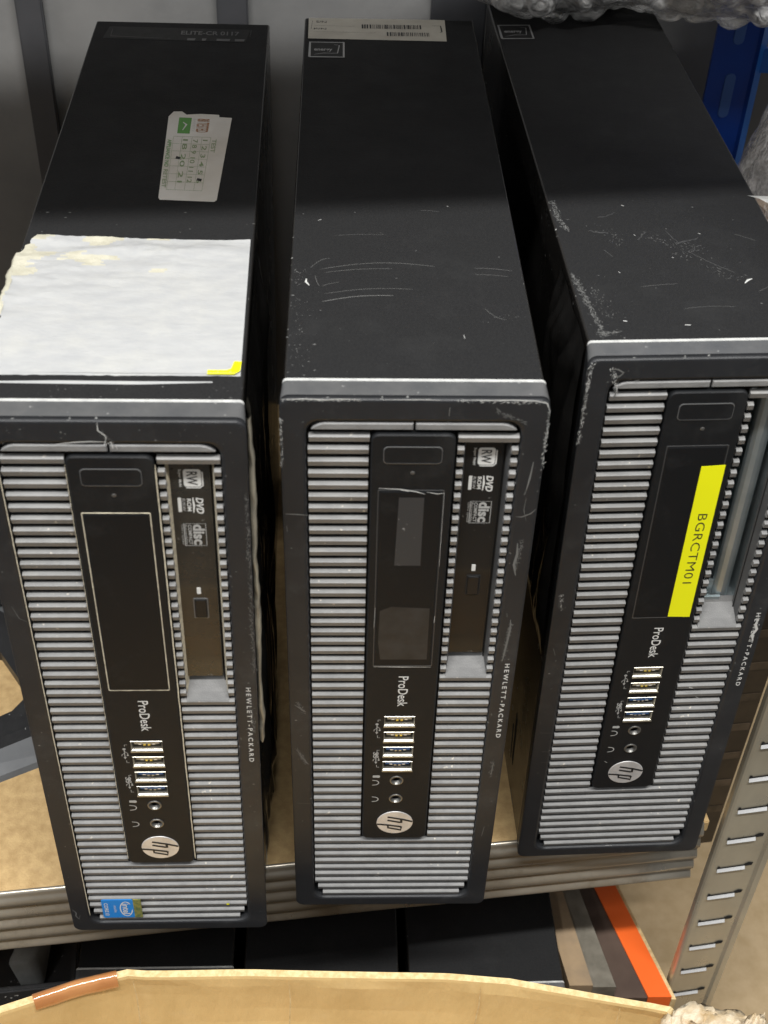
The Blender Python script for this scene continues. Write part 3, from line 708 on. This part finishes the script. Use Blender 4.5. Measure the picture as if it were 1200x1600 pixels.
text(bm, 'CORE i3', down(-32.4, -30.4, 25.0, 13.6, .22), 2, bold=.02)
build('processor_sticker', bm, ['blue', 'holo', 'white'], pc1, label='small blue intel CORE i3 sticker')
bm = bmesh.new(); disc(bm, 30.3, 22.5, .8, .3, n=10); build('paint_speck', bm, 'yellow2', pc1)
# crack line and scuffs on the bezel
marks(pc1, 'crack', [([(-2.5, 332.2), (-2.6, 328.5), (-.4, 326.5), (.2, 325.0)], .5), ([(-18, 322.4), (-12, 323.2), (-6, 323.6), (0, 323.4)], .5), ([(0, 325.2), (-1, 322), (1.5, 323.4), (2, 320.5), (3.2, 321.8), (3.4, 320)], .55)], 'scuff', FR(.12))
marks(pc1, 'scratch_marks', [([(26, 328), (26.6, 326)], .3), ([(-46, 240), (-44, 233), (-41, 231)], .4), ([(-48.6, 20), (-47, 17), (-47.5, 14), (-46, 11)], .9), ([(-45.2, 15), (-46.2, 11)], .8)], 'scratch', FR(.1))
specks(pc1, 'dust_specks', 14, -48, 48, 130, 150, 'scratch', TOP(.1), .5, 3)
specks(pc1, 'dust_specks', 40, -48, 48, 12, 20, 'scratch', TOP(.1), .3, 4)
specks(pc1, 'dust_specks', 30, -49, 49, 322.5, 331, 'scratch', FR(.08), .35, 5)
specks(pc1, 'dust_specks', 26, 41.5, 49, 12, 320, 'scratch', FR(.08), .5, 6)
# clear tape hanging on the right side
def side_film(pc, name, x, s, y0, y1, z0, z1, amp, m, seed=0, label=None):
    nx, nz = 46, 60; bm = bmesh.new(); L_ = []
    for j in range(nz+1):
        row = []
        for i in range(nx+1):
            y = y0+(y1-y0)*i/nx; z = z0+(z1-z0)*j/nz
            e = min(1, j/6, (nz-j)/6, i/4+.2, (nx-i)/4+.2)
            a = amp*e*(.25+.8*abs(noise.noise(Vector((y*.045+seed+z*.01, z*.007, 1)))) + .22*noise.noise(Vector((y*.16, z*.012+seed, 2))))
            row.append((x+s*(.35+a), y+2.5*noise.noise(Vector((z*.05, i*.02, seed))), z+2*noise.noise(Vector((y*.06, 2, seed)))))
        L_.append(row)
    rings(bm, L_, closed=False)
    return build(name, bm, m, pc, smooth=True, label=label)
side_film(pc1, 'side_tape', 48.6, 1, 14, 135, 30, 330, 9.0, 'tapefilm', 3, 'wrinkled clear tape hanging on the side')
marks(pc1, 'tape_edge', [([(2, 60), (0, 40), (3, 30)], 2.2)], 'paper_cream', lambda u, v: (50.6+.4*math.sin(v*.2), 8+u, v))

bm = bmesh.new(); L_ = []
for i in range(61):      # pale strip of tape peeling off the side
    z = 326-i*3.1; q = noise.noise(Vector((z*.03, 1, 1))); r = noise.noise(Vector((z*.1, 5, 1)))
    L_.append([(49.0, 26+4*q, z), (50.6+1.2*q, 20+3*q, z), (51.6+1.6*q+.6*r, 14+3*r, z), (50.8+1.5*q+r, 10.5+2.5*q, z), (49.4, 12+2*r, z)])
rings(bm, L_, closed=False); build('peeling_tape', bm, 'peel', pc1, smooth=True, label='pale strip of tape peeling off the side')
# --- computer 2
bm = bmesh.new()
flat(bm, [(-46, 336), (31.2, 334.6), (31.9, 366.4), (-46.2, 366.4)], TOP(.15), 0)
text(bm, 'S/N', lambda u, v: (-42+6*u, 359+3.0*v, H+.25), 1); text(bm, 'P/N', lambda u, v: (-43+7*u, 349+2.4*v, H+.25), 1)
rnd = random.Random(5)
def bars(bm, x0, x1, y0, y1, mi):
    x = x0
    while x < x1:
        w_ = rnd.choice((.3, .5, .9)); flat(bm, [(x, y0), (x+w_, y0), (x+w_, y1), (x, y1)], TOP(.26), mi); x += w_+rnd.choice((.3, .5, .8))
bars(bm, -16, 17, 351.5, 357.5, 1); bars(bm, -2, 22, 341, 346.5, 1)
ribbon(bm, [(-43, 355), (-20, 354.4)], .4, TOP(.25), 1); ribbon(bm, [(-43, 346), (-8, 345)], .4, TOP(.25), 1); ribbon(bm, [(24, 357), (29, 357), (29.3, 348), (28, 347)], .7, TOP(.25), 1)
ribbon(bm, [(-44, 362), (-44.5, 350)], .6, TOP(.25), 1)
build('serial_label', bm, ['label_back', 'ink'], pc2)
def square_sticker(pc, x0, x1, y0, y1):
    bm = bmesh.new(); flat(bm, [(x0, y0), (x1, y0), (x1, y1), (x0, y1)], TOP(.12), 1)
    ribbon(bm, [(x0+.6, y0+.8), (x1-.6, y0+.8), (x1-.6, y1-.8), (x0+.6, y1-.8), (x0+.6, y0+.8)], 1.3, TOP(.2), 0, taper=False)
    ribbon(bm, [(x0+3, y0+4), (x0+8, y0+6), (x1-4, y0+6), (x1-3, y1-5), (x1-6, y1-4)], .6, TOP(.2), 0)
    text(bm, 'energy', lambda u, v: (x0+3+10*u, y0+8+4*v, H+.22), 0, bold=.02)
    build('energy_sticker', bm, ['silver', 'label_dark'], pc, label='small black sticker with silver border')
square_sticker(pc2, -45.4, -25.6, 309.5, 331.5)
ax = lambda px, py: (px, py)
marks(pc2, 'scratch_marks', [(arc(-36, 89, 12, 92, 4), .35), (arc(-34, 86.5, -6, 90, 1), .3), (arc(-35, 64, -6, 69, 1.8), .6), (arc(-34, 70, 2, 74, 2), .28), (arc(-40, 90, -32, 98, 2), .25), (arc(28, 91, 44, 89, .6), .3), (arc(28, 86, 42, 84.5, .4), .25), (arc(-35, 76, -28, 79, .4), .25), (arc(-30, 117, -8, 118, .8), .2), (arc(8, 140, 16, 139, .5), .25), (arc(30, 60, 38, 52, -2), .25), (arc(-38, 84, -36, 76, -1.5), .25)], 'scratch', TOP(.07))
marks(pc2, 'scuff_marks', [([(-41.5, 81.5), (-41.6, 79), (-40.2, 76.2)], 1.1), ([(20.3, 41), (20.6, 38.4)], .6), ([(19.8, 144.5), (20.6, 143.8)], .9), ([(-37.5, 130), (-36, 131)], .8)], 'scuff', TOP(.09))
specks(pc2, 'dust_specks', 34, -48, 48, 12, 138, 'scratch', TOP(.08), .28, 11)
specks(pc2, 'dust_specks', 40, -47, -36, 12, 90, 'scratch', TOP(.08), .45, 12)
marks(pc2, 'edge_wear', [([(-49, 332.6), (-40, 332.9), (-33, 332.5), (-28, 332.9), (-20, 332.7)], .55), ([(-12, 332.7), (-3, 332.8), (4, 332.9), (9, 332.6)], .4), ([(18, 332.8), (28, 332.7), (36, 332.9), (44, 332.6), (48.3, 331.5), (49.6, 328)], .55)], 'lip', FR(.06))
marks(pc2, 'scuff_marks', [([(12.7, 329.4), (12.6, 325.5)], .8), ([(12.5, 322.9), (12.3, 322.2)], .8), ([(46.0, 304), (45.4, 296), (44.3, 287.8)], .9), ([(44.6, 290), (44.0, 287.5)], 1.3), ([(45.0, 286), (44.6, 280), (46, 274)], .3),
    ([(41.8, 276.2), (44, 276), (47.5, 277.8), (49.4, 280.2)], .6), ([(-48.8, 277.2), (-44, 277.0), (-39.8, 276.5)], .65), ([(-48.4, 271), (-48.2, 268)], .6),
    ([(43.8, 262), (44.2, 256), (43.4, 250), (44.6, 244)], 1.2), ([(43.0, 222), (43.3, 219.6)], .6), ([(44.9, 218), (45.3, 213), (44.8, 206), (44.2, 199), (43.6, 192)], 1.0), ([(45.3, 216), (45.6, 210)], .5),
    ([(-47.2, 131), (-44, 124), (-41.5, 120)], .5), ([(-46.4, 128), (-43.6, 121.8)], .5), ([(-47.5, 163), (-44.5, 160), (-42.8, 158)], .8), ([(-47.9, 90), (-41.2, 89.6)], .4), ([(45.5, 121), (45.0, 112)], 1.3), ([(45.0, 70), (44.2, 62)], .8)], 'scratch', FR(.09))
dabs(pc2, 'dry_scuff', [[(45.5, 264), (44.2, 246)], [(45.2, 216), (43.8, 192)], [(-47, 132), (-43, 121)], [(-46, 165), (-43, 157)], [(30, 328), (42, 322)], [(45, 122), (45, 110)]], 'scratch', FR(.1), 31, 7, .5, .38)
dabs(pc2, 'dry_scuff', [[(-49, 332.3), (-20, 332.4)], [(15, 332.4), (48, 331.8)], [(-49.4, 325), (-49.5, 300)], [(49.5, 328), (49.6, 300)]], 'scuff', FR(.08), 32, 5, .3, .3)
dabs(pc1, 'dry_scuff', [[(-2, 328), (3, 322)], [(46, 190), (48, 160)], [(48.8, 300), (48.9, 200)]], 'scratch', FR(.1), 33, 5, .5, .35)
dabs(pc3, 'dry_scuff', [[(-40, 329), (-37, 317)], [(-48.6, 331), (-49.2, 290)], [(46.5, 188), (46, 170)], [(-47, 206), (-46, 196)]], 'scuff', FR(.1), 34, 6, .5, .3)
dabs(pc2, 'dry_scuff', [[(-46, 92), (-44, 20)], [(30, 52), (44, 56)]], 'scratch', TOP(.08), 35, 1.6, 1.6, .3)
marks(pc2, 'chipped_edge', [([(-12.6, 291.3), (-4, 290.8), (2, 289.6), (5.4, 288.4)], .5), ([(-4, 290.4), (-1, 289.8)], .9), ([(6, 289.4), (10, 288.6), (13, 288.9)], .45), ([(-12.6, 226), (-12.9, 214)], .35), ([(12.6, 221), (12.4, 217)], .5), ([(12.8, 289), (12.9, 250)], .3), ([(-12.6, 189.4), (-2, 189.2), (12.5, 189.1)], .5)], 'scuff', FR(.95))
bm = bmesh.new(); flat(bm, [(-4.6, 286.6), (5.2, 286.6), (5.2, 250.2), (-5.4, 250.2)], FR(.9), 0); build('label_residue', bm, 'residue', pc2)
bm = bmesh.new(); flat(bm, [(-10.6, 224), (-6, 226.5), (10.2, 225.5), (10.4, 194), (-9.8, 194), (-11, 205)], FR(.9), 0); build('label_residue', bm, 'residue2', pc2)

# --- computer 3
square_sticker(pc3, -46.8, -27.8, 310.5, 331.5)
bm = bmesh.new(); y = -1.0
pts = [(3.4, 190.4), (13.6, 189.8), (13.2, 279.8), (3.2, 279.2)]
prism(bm, pts, 'y', -.98, -.86, 0)
text(bm, 'BGRCTM01', down(6.6, 10.6, 253.0, 211.5, -1.03), 1, bold=-.004, space=1.08)
build('yellow_label', bm, ['yellow', 'ink'], pc3, label='bright yellow strip reading BGRCTM01')
marks(pc3, 'scratch_marks', [(arc(6, 78, 22, 60, -1), .2), (arc(-20, 50, -4, 52, .3), .25), (arc(30, 92, 38, 86, 0), .25), (arc(-30, 80, -27, 74, 0), .2), (arc(-6, 33, 16, 34, 1), .2), (arc(28, 45, 38, 52, 0), .2)], 'scratch', TOP(.07))
marks(pc3, 'scuff_marks', [([(24, 51.5), (26, 54), (28, 55)], 1.2), ([(-32, 25), (-30.5, 24.6)], 1.6), ([(-8, 21.4), (-5.6, 21.2)], 1.4), ([(27.6, 16.5), (30, 16)], 1.5), ([(-15, 119), (-14, 118)], 1.1), ([(14, 93), (15, 92.4)], .9), ([(-14.5, 92.5), (-14, 91.5)], .7), ([(-2, 73), (-1.2, 72.4)], .8), ([(-27, 62), (-26.4, 61)], .7), ([(41, 69), (41.6, 68.3)], .8)], 'scuff', TOP(.09))
dabs(pc3, 'dry_scuff', [[(-46, 124), (-45, 105), (-42.5, 96)], [(-46.5, 60), (-43.5, 36), (-41.5, 14)], [(-44, 16), (-36, 17)]], 'scratch', TOP(.075), 2, 10, .7, .42)
dabs(pc3, 'dry_scuff', [[(-30, 98), (-22, 92), (-24, 84)], [(-10, 92), (-2, 86), (6, 78), (3, 72)], [(2, 84), (10, 82), (13, 76)], [(10, 66), (16, 60), (24, 56)], [(-40, 50), (-37, 26)]], 'scratch', TOP(.075), 3, 4, 2.2, .3)
specks(pc3, 'dust_specks', 44, -48, 48, 12, 128, 'scratch', TOP(.08), .3, 21)
specks(pc3, 'dust_specks', 40, -46, -30, 12, 60, 'scratch', TOP(.08), .4, 22)
marks(pc3, 'dust_smear', [([(x0+i*s_, y0+3*noise.noise(Vector((i*.6, x0, 2)))+i*t_) for i in range(8)], wd) for x0, y0, s_, t_, wd in
      ((-34, 96, 1.2, -.3, 1.2), (-14, 88, .8, 1.0, .8), (2, 84, 1.6, .7, 1.2), (6, 77, 1.0, .9, .6), (-28, 108, 1.4, .5, .6), (0, 96, .5, -1.6, .6), (12, 60, 1.2, .8, .3))], 'smear', TOP(.06))
marks(pc3, 'scuff_marks', [([(-41, 328.4), (-38, 328.2), (-35.5, 326.6), (-37, 324.8), (-39.5, 325.2)], .8), ([(-38, 320.8), (-37, 317.5), (-38.2, 314)], .9), ([(-30.5, 322.6), (-28.8, 322.9)], 1.2), ([(-48.9, 330), (-49.1, 318), (-49.3, 300)], .4), ([(-47.8, 205), (-47.2, 197)], .5), ([(-47, 170), (-45.6, 165)], .6), ([(-47.3, 108), (-41.8, 107.6)], .5), ([(-45, 93), (-41.6, 92.6)], .5), ([(-44.6, 84), (-41.4, 84)], .3)], 'scratch', FR(.09))
marks(pc3, 'scuff_marks', [([(46.4, 187), (45.8, 183), (47.0, 180), (45.6, 176), (46.8, 172)], 1.6), ([(-12, 84.2), (-10.5, 83)], .6), ([(-2, 9.4), (1.6, 9.2)], 1.3), ([(22, 140), (24, 139.4)], 1.8), ([(26.5, 133), (28, 132)], .9)], 'scuff', FR(.7))
side_film(pc3, 'side_film', -48.6, -1, 12, 75, 150, 330, 8.5, 'tapefilm', 11, 'wrinkled clear film on the side')
bm = bmesh.new()      # side vents of the third case
for dy, z0, z1, w_ in ((0, 22, 62, 3.2), (7, 20, 46, 1.6)):
    prism(bm, [(46+dy, z0), (46+dy+w_, z0+3), (46+dy+w_+3, z1-2), (46+dy+w_+2, z1), (46+dy+2, z1-3)], 'x', -48.55, -48.3)
build('side_vent', bm, 'dark', [c for c in pc3.children if c.name.startswith('case')][0])

# --- white paper corner on the third computer's right edge
bm = bmesh.new()
rings(bm, [[(0, 0, 0), (0.014, -0.0015, 0.0006), (0.035, -0.004, -0.001)], [(0.004, -0.005, 0.0012), (0.016, -0.011, 0.003), (0.036, -0.014, -0.002)], [(0.009, -0.010, 0.0005), (0.018, -0.022, 0.0005), (0.032, -0.034, -0.008)]], closed=False)
bmesh.ops.solidify(bm, geom=bm.faces[:], thickness=0.0002)
o = build('paper_sheet', bm, 'paper_white', scale=1); o.location = (0.1560, 0.1575, 0.3352)
tag(o, 'creased white paper corner lying over the right edge of the right computer', 'paper')

# ------------------------------------------------------------------ computers on the shelf below
def low_pc(x, y_, ztop, rz, label, tilt=0):
    t = thing('desktop_computer', label, 'computer', (x, y_-0.014, ztop-0.334), (0, tilt, rz), 'desktop computers on the lower shelf')
    for k, nm in (('case', 'case'), ('bezel', 'bezel'), ('grille', 'grille')): reuse(SHARED[k], t)
    return t
low_pc(-0.1405, 0.046, -0.139, 0.01, 'leftmost black computer on the lower shelf, half hidden by the cardboard box')
low_pc(-0.0370, 0.040, -0.140, 0.0, 'middle black computer on the lower shelf, between two others behind the cardboard box')
low_pc(0.0665, 0.035, -0.140, 0.02, 'rightmost black computer on the lower shelf, next to the tan cardboard sheet')

# ------------------------------------------------------------------ boards beside them
def slab(name, label, pts, z0, z1, m, cat='board', grp=None):
    bm = bmesh.new(); prism(bm, pts, 'z', z0, z1); o = build(name, bm, m, scale=1); tag(o, label, cat, grp); return o
def strip_slab(name, label, xa, xb, za, m, cat='board', skew=-0.34, y0=0.035, y1=0.30):
    pts = [(xa, y0), (xb, y0), (xb+skew*(y1-y0), y1), (xa+skew*(y1-y0), y1)]
    return slab(name, label, pts, -0.48, za, m, cat)
strip_slab('packing_board', 'tan cardboard sheet standing beside the lower right computer', 0.1200, 0.1350, -0.150, 'tanboard', 'cardboard sheet', -0.16)
strip_slab('padded_sleeve', 'grey padded sleeve standing between the tan sheet and the brown board', 0.1352, 0.1500, -0.152, 'greyboard', 'sleeve', -0.20)
strip_slab('brown_board', 'dark brown board standing left of the orange one', 0.1515, 0.1725, -0.166, 'brown', 'board', -0.24)
strip_slab('orange_board', 'bright orange board standing on edge left of the slotted post', 0.1728, 0.1880, -0.165, 'orange', 'board', -0.29)
strip_slab('chip_board', 'thin brown chipboard panel leaning right against the orange board', 0.1883, 0.1915, -0.168, 'card_edge', 'board', -0.29)
# neighbouring board seen past the post
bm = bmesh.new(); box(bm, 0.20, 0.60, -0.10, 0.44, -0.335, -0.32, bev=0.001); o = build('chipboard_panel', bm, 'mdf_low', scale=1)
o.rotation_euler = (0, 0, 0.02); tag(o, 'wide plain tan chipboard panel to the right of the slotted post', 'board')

# ------------------------------------------------------------------ black drive tray at lower left
t = thing('drive_tray', 'open black plastic tray with a grey foam block at the lower left edge', 'tray', (-0.238, 0.050, -0.143), (0, 0, 0.10))
bm = bmesh.new(); box(bm, -0.06, 0.047, -0.022, 0.075, -0.02, -0.016, bev=.001); box(bm, -0.06, 0.047, -0.024, -0.020, -0.02, 0.004, bev=.001); box(bm, 0.044, 0.048, -0.024, 0.075, -0.02, 0.003, bev=.001)
build('tray_body', bm, 'black_pl', t, scale=1)
bm = bmesh.new(); prism(bm, [(-0.055, 0.005), (-0.050, 0.003), (0.030, 0.070), (0.024, 0.074)], 'z', -0.016, 0.006); build('divider', bm, 'bezel_top', t, scale=1)
bm = bmesh.new(); rings(bm, [[(0.018+a*.5, 0.005+b*.55, -0.014) for a, b in rrect(-0.016, 0.016, -0.03, 0.036, .008)], [(0.018+a*.5+b*.25, 0.009+b*.75, 0.004) for a, b in rrect(-0.016, 0.016, -0.022, 0.036, .008)], [(0.018+a*.4+b*.25, 0.009+b*.70, 0.006) for a, b in rrect(-0.014, 0.014, -0.020, 0.033, .008)]], cap1=True)
o = build('foam_block', bm, 'lump', smooth=True, scale=1); o.location = t.location; o.rotation_euler = t.rotation_euler
tag(o, 'small rounded grey foam block lying in the black plastic tray', 'foam')

# ------------------------------------------------------------------ monitor foot at the left, on the shelf
t = thing('monitor_stand', 'black monitor foot with satin grey rim lying on the shelf at the left edge', 'monitor stand', (-0.268, 0.150, 0.0))
def ngon(r, n, rot, sx=1, sy=1): return [(r*sx*math.cos(2*math.pi*i/n+rot), r*sy*math.sin(2*math.pi*i/n+rot)) for i in range(n)]
hole = [(0.052, -0.014), (0.0500, -0.006), (0.0300, 0.0225), (-0.03, 0.045), (-0.075, 0.0), (-0.03, -0.052), (0.00, -0.055), (0.046, -0.0245)]
outb = [(0.100, -0.030), (0.100, 0.00), (0.075, 0.05), (-0.03, 0.12), (-0.15, 0.0), (-0.05, -0.115), (0.01, -0.090), (0.0900, -0.048)]
bm = bmesh.new()
rings(bm, [[(a, b, 0.0) for a, b in hole], [(a, b, 0.008) for a, b in hole], [(a*.6+c*.4, b*.6+d*.4, 0.009) for (a, b), (c, d) in zip(hole, outb)], [(a*.42+c*.58, b*.42+d*.58, 0.0085) for (a, b), (c, d) in zip(hole, outb)]])
build('foot_plate', bm, 'black_pl', t, scale=1)
bm = bmesh.new()
rings(bm, [[(a*.42+c*.58, b*.42+d*.58, 0.0085) for (a, b), (c, d) in zip(hole, outb)], [(a*.05+c*.95, b*.05+d*.95, 0.003) for (a, b), (c, d) in zip(hole, outb)], [(c, d, 0.0) for c, d in outb]])
build('foot_rim', bm, 'grey_pl', t, scale=1)
bm = bmesh.new(); box(bm, -0.045, 0.030, 0.060, 0.10, 0.008, 0.30, bev=.004); build('neck', bm, 'black_pl', t, scale=1)

# ------------------------------------------------------------------ neighbouring blue post and wrapped goods on the right
t = thing('blue_shelf_post', 'dark blue slotted steel post behind the bubble wrap at the upper right', 'shelf post', (0.222, 0.43, -0.9), (0, 0, 0.0))
bm = bmesh.new(); prism(bm, [(-0.0145, 0), (0.0125, 0), (0.0145, -0.002), (0.0145, 0.004), (0.0125, 0.003), (-0.0145, 0.003)], 'z', 0, 2.2); build('post_face', bm, 'bluep', t, scale=1)
bm = bmesh.new(); prism(bm, [(0.0146, -0.002), (0.0225, 0.010), (0.0205, 0.012), (0.0130, 0.0005)], 'z', 0, 2.2); build('post_flange', bm, 'blueb', t, scale=1)
bm = bmesh.new()
for k in range(44):
    z0 = 0.03+k*.0487; plate(bm, -0.0035, 0.0035, z0, z0+.030, .0034, -0.0006, 0.001, .0003)
build('oval_slot', bm, 'bluel', t, scale=1)
bm = bmesh.new(); box(bm, 0.018, 0.16, 0.006, 0.010, 1.178, 1.194, bev=.0005); build('cross_arm', bm, 'blueb', t, scale=1)

def crumple(name, label, centre, size, m, seed, cat, nr=220, seg=90, bub=0.0, amp=.35, freq=1.0, rot=(0,0,0), smooth=False):
    bm = bmesh.new(); L_ = []
    for i in range(nr+1):
        t_ = i/nr; x = (t_*2-1); e = math.sqrt(max(0.02, 1-abs(x)**6))
        row = []
        for j in range(seg):
            a = 2*math.pi*j/seg; p = Vector((x*size[0]*26*freq+seed, math.cos(a)*.9, math.sin(a)*.9))
            rd = noise.ridged_multi_fractal(p*.9, 0.9, 2.1, 5, 1.0, 2.0)
            d = 1 + amp*.55*noise.noise(p*.7) - amp*.22*(rd-1.0)
            if bub:
                row_ = round(a*size[1]/.021); off = .5*(row_ % 2) + .25*noise.noise(Vector((row_*3.1, x*3, seed)))
                u = (x*size[0]/.021+off) % 1 - .5; v = a*size[1]/.021-row_
                d += bub*math.sqrt(max(0, 1-(u*u+v*v)/.19))*(.5+.8*noise.noise(Vector((x*9, row_*1.7, seed))))
            row.append((x*size[0], math.cos(a)*size[1]*e*d, math.sin(a)*size[2]*e*d))
        L_.append(row)
    rings(bm, L_, cap0=True, cap1=True)
    o = build(name, bm, m, smooth=smooth, scale=1); o.location = centre; o.rotation_euler = rot
    tag(o, label, cat); return o
pr = crumple('bubble_wrapped_parcel', 'long bubble wrap parcel lying across the back of the right computer', (0.176, 0.387, 0.3700), (0.160, 0.044, 0.034), 'bubble', 3, 'parcel', 300, 110, bub=.16, amp=.42, freq=.8, rot=(0, 0.02, 0.03), smooth=True)
bm = bmesh.new(); box(bm, -0.14, 0.145, -0.022, 0.024, -0.013, 0.015, bev=.004)
core = build('parcel_core', bm, 'parcel_grey', scale=1); core.parent = pr
pr = crumple('film_wrapped_bundle', 'crumpled clear film bundle standing right of the right computer below the blue post', (0.252, 0.345, 0.172), (0.165, 0.050, 0.046), 'sheet', 8, 'bundle', 160, 80, amp=.42, freq=.35, rot=(0.2, R(-78), 0.15), smooth=True)
bm = bmesh.new(); box(bm, -0.12, 0.05, -0.033, 0.033, -0.028, 0.028, bev=.004)
core = build('bundle_core', bm, 'pinktan', scale=1); core.parent = pr

# ------------------------------------------------------------------ cardboard box in front
t = thing('cardboard_box', 'open tan cardboard box in front of the shelf with brown tape on its rim', 'box', (0, 0, 0))
rimp = [(-0.36, -0.165), (-0.26, -0.093), (-0.195, -0.0560), (-0.160, -0.0430), (-0.1345, -0.0365), (-0.125, -0.0372), (-0.07, -0.0372), (-0.02, -0.0382), (0.029, -0.0400), (0.060, -0.0425), (0.100, -0.0505), (0.130, -0.0560), (0.150, -0.0605), (0.20, -0.075), (0.205, -0.20), (0.205, -0.50), (-0.36, -0.50)]
def rim_sub(pts, n=6):
    o = []
    for i in range(len(pts)):
        a, b = pts[i], pts[(i+1) % len(pts)]
        for k in range(n): o.append((a[0]+(b[0]-a[0])*k/n, a[1]+(b[1]-a[1])*k/n))
    return o
rp = rim_sub(rimp)
def wav(p, z, s=0.0): return 0.0012*noise.noise(Vector((p[0]*28, z*14, s)))
def zr(p):
    z = 0.0 + 0.0012*noise.noise(Vector((p[0]*20, 5, 0)))
    z -= 0.24*max(0.0, min(1.0, (-0.13-p[1])/0.12))  # unseen front rim cut low to keep lit cardboard out of bezel reflections
    if p[0] > 0.142 and p[1] > -0.1: z -= 0.004 + 0.004*abs(noise.noise(Vector((p[0]*300, 1, 0))))
    return z
cx, cy = -0.08, -0.27
def inw(p, d):
    v = Vector((cx-p[0], cy-p[1])).normalized(); return (p[0]+v.x*d, p[1]+v.y*d)
bm = bmesh.new()
L_ = []
for z in (-0.34, -0.2): L_.append([(*inw((p[0], p[1]+wav(p, z)), -0.001), min(z, zr(p)-.004)) for p in rp])
L_.append([(p[0], p[1], zr(p)-.002) for p in rp]); L_.append([(p[0], p[1], zr(p)) for p in rp])
L_.append([(*inw(p, .0035), zr(p)-.0004) for p in rp]); L_.append([(*inw(p, .0038), zr(p)-.0026) for p in rp])
for z in (-0.010, -0.020, -0.035, -0.05, -0.08, -0.13, -0.2, -0.33): L_.append([(*inw((p[0], p[1]+wav(p, z)+.0016*noise.noise(Vector((p[0]*9, z*22, 4)))), .004+.002*math.sin(z*30)), min(z, zr(p)-.004+z*.01)) for p in rp])
rings(bm, L_, [0,0,0,1,0,0,0,0,0,0,0,0,0])
bm.faces.new([bm.verts.new((*inw(p, .004), -0.33)) for p in rimp])
build('box_wall', bm, ['card', 'card_edge'], t, smooth=False, scale=1)
# vertical creases pressed into the inner wall
def wall_pt(x, dz):
    for a, b in zip(rimp[:-1], rimp[1:]):
        if a[0] <= x <= b[0] and b[0] > a[0]:
            k = (x-a[0])/(b[0]-a[0]); p = (x, a[1]+(b[1]-a[1])*k); q = inw(p, .0052); return (q[0], q[1], dz)
for x in (-0.1325, -0.052, 0.0475, 0.118):
    bm = bmesh.new(); ribbon(bm, [(x, -0.002), (x+.0006, -0.02), (x-.0003, -0.05), (x+.001, -0.12)], 0.0007, lambda u, v: wall_pt(u, v), 0)
    build('crease', bm, 'card_edge', t, scale=1)
bm = bmesh.new()      # brown tape folded over the rim
tp = [p for p in rim_sub(rimp, 14) if -0.180 <= p[0] <= -0.139 and p[1] > -.07]
rings(bm, [[(*inw(p, -.0006), -0.007) for p in tp], [(*inw(p, -.0005), zr(p)+.0005) for p in tp], [(*inw(p, .0020), zr(p)+.0011+.0006*noise.noise(Vector((p[0]*200, 0, 0)))) for p in tp], [(*inw(p, .0042), zr(p)-.0008) for p in tp], [(*inw(p, .0050), -0.0065+.0012*noise.noise(Vector((p[0]*120, 3, 0)))) for p in tp]], closed=False)
build('brown_tape', bm, 'brown_tape', t, smooth=True, scale=1, label='brown packing tape folded over the rim')
bm = bmesh.new()      # torn white tape at the right corner
for (px_, py_, pz_, sx_, sy_, sz_, sd) in ((0.152, -0.062, -0.002, .012, .006, .004, 1), (0.165, -0.066, -0.001, .013, .006, .005, 2), (0.142, -0.064, -0.006, .008, .005, .006, 5), (0.1545, -0.070, -0.009, .016, .006, .006, 6), (0.178, -0.0705, 0.003, .006, .0035, .010, 3), (0.170, -0.074, -0.010, .014, .006, .006, 7)):
    n1, n2 = 16, 20
    L_ = []
    for i in range(n1+1):
        th = math.pi*i/n1
        L_.append([(px_+sx_*1.0*math.cos(th), py_-.001+.95*sy_*math.sin(th)*math.cos(2*math.pi*j/n2)*(1+.9*noise.noise(Vector((th*2, j*.6, sd)))), pz_+.001+1.0*sz_*math.sin(th)*math.sin(2*math.pi*j/n2)*(1+1.2*noise.noise(Vector((th*3, j*.8, sd+9))))) for j in range(n2)])
    rings(bm, L_)
build('torn_tape', bm, 'torn', t, smooth=True, scale=1, label='crumpled torn paper tape')
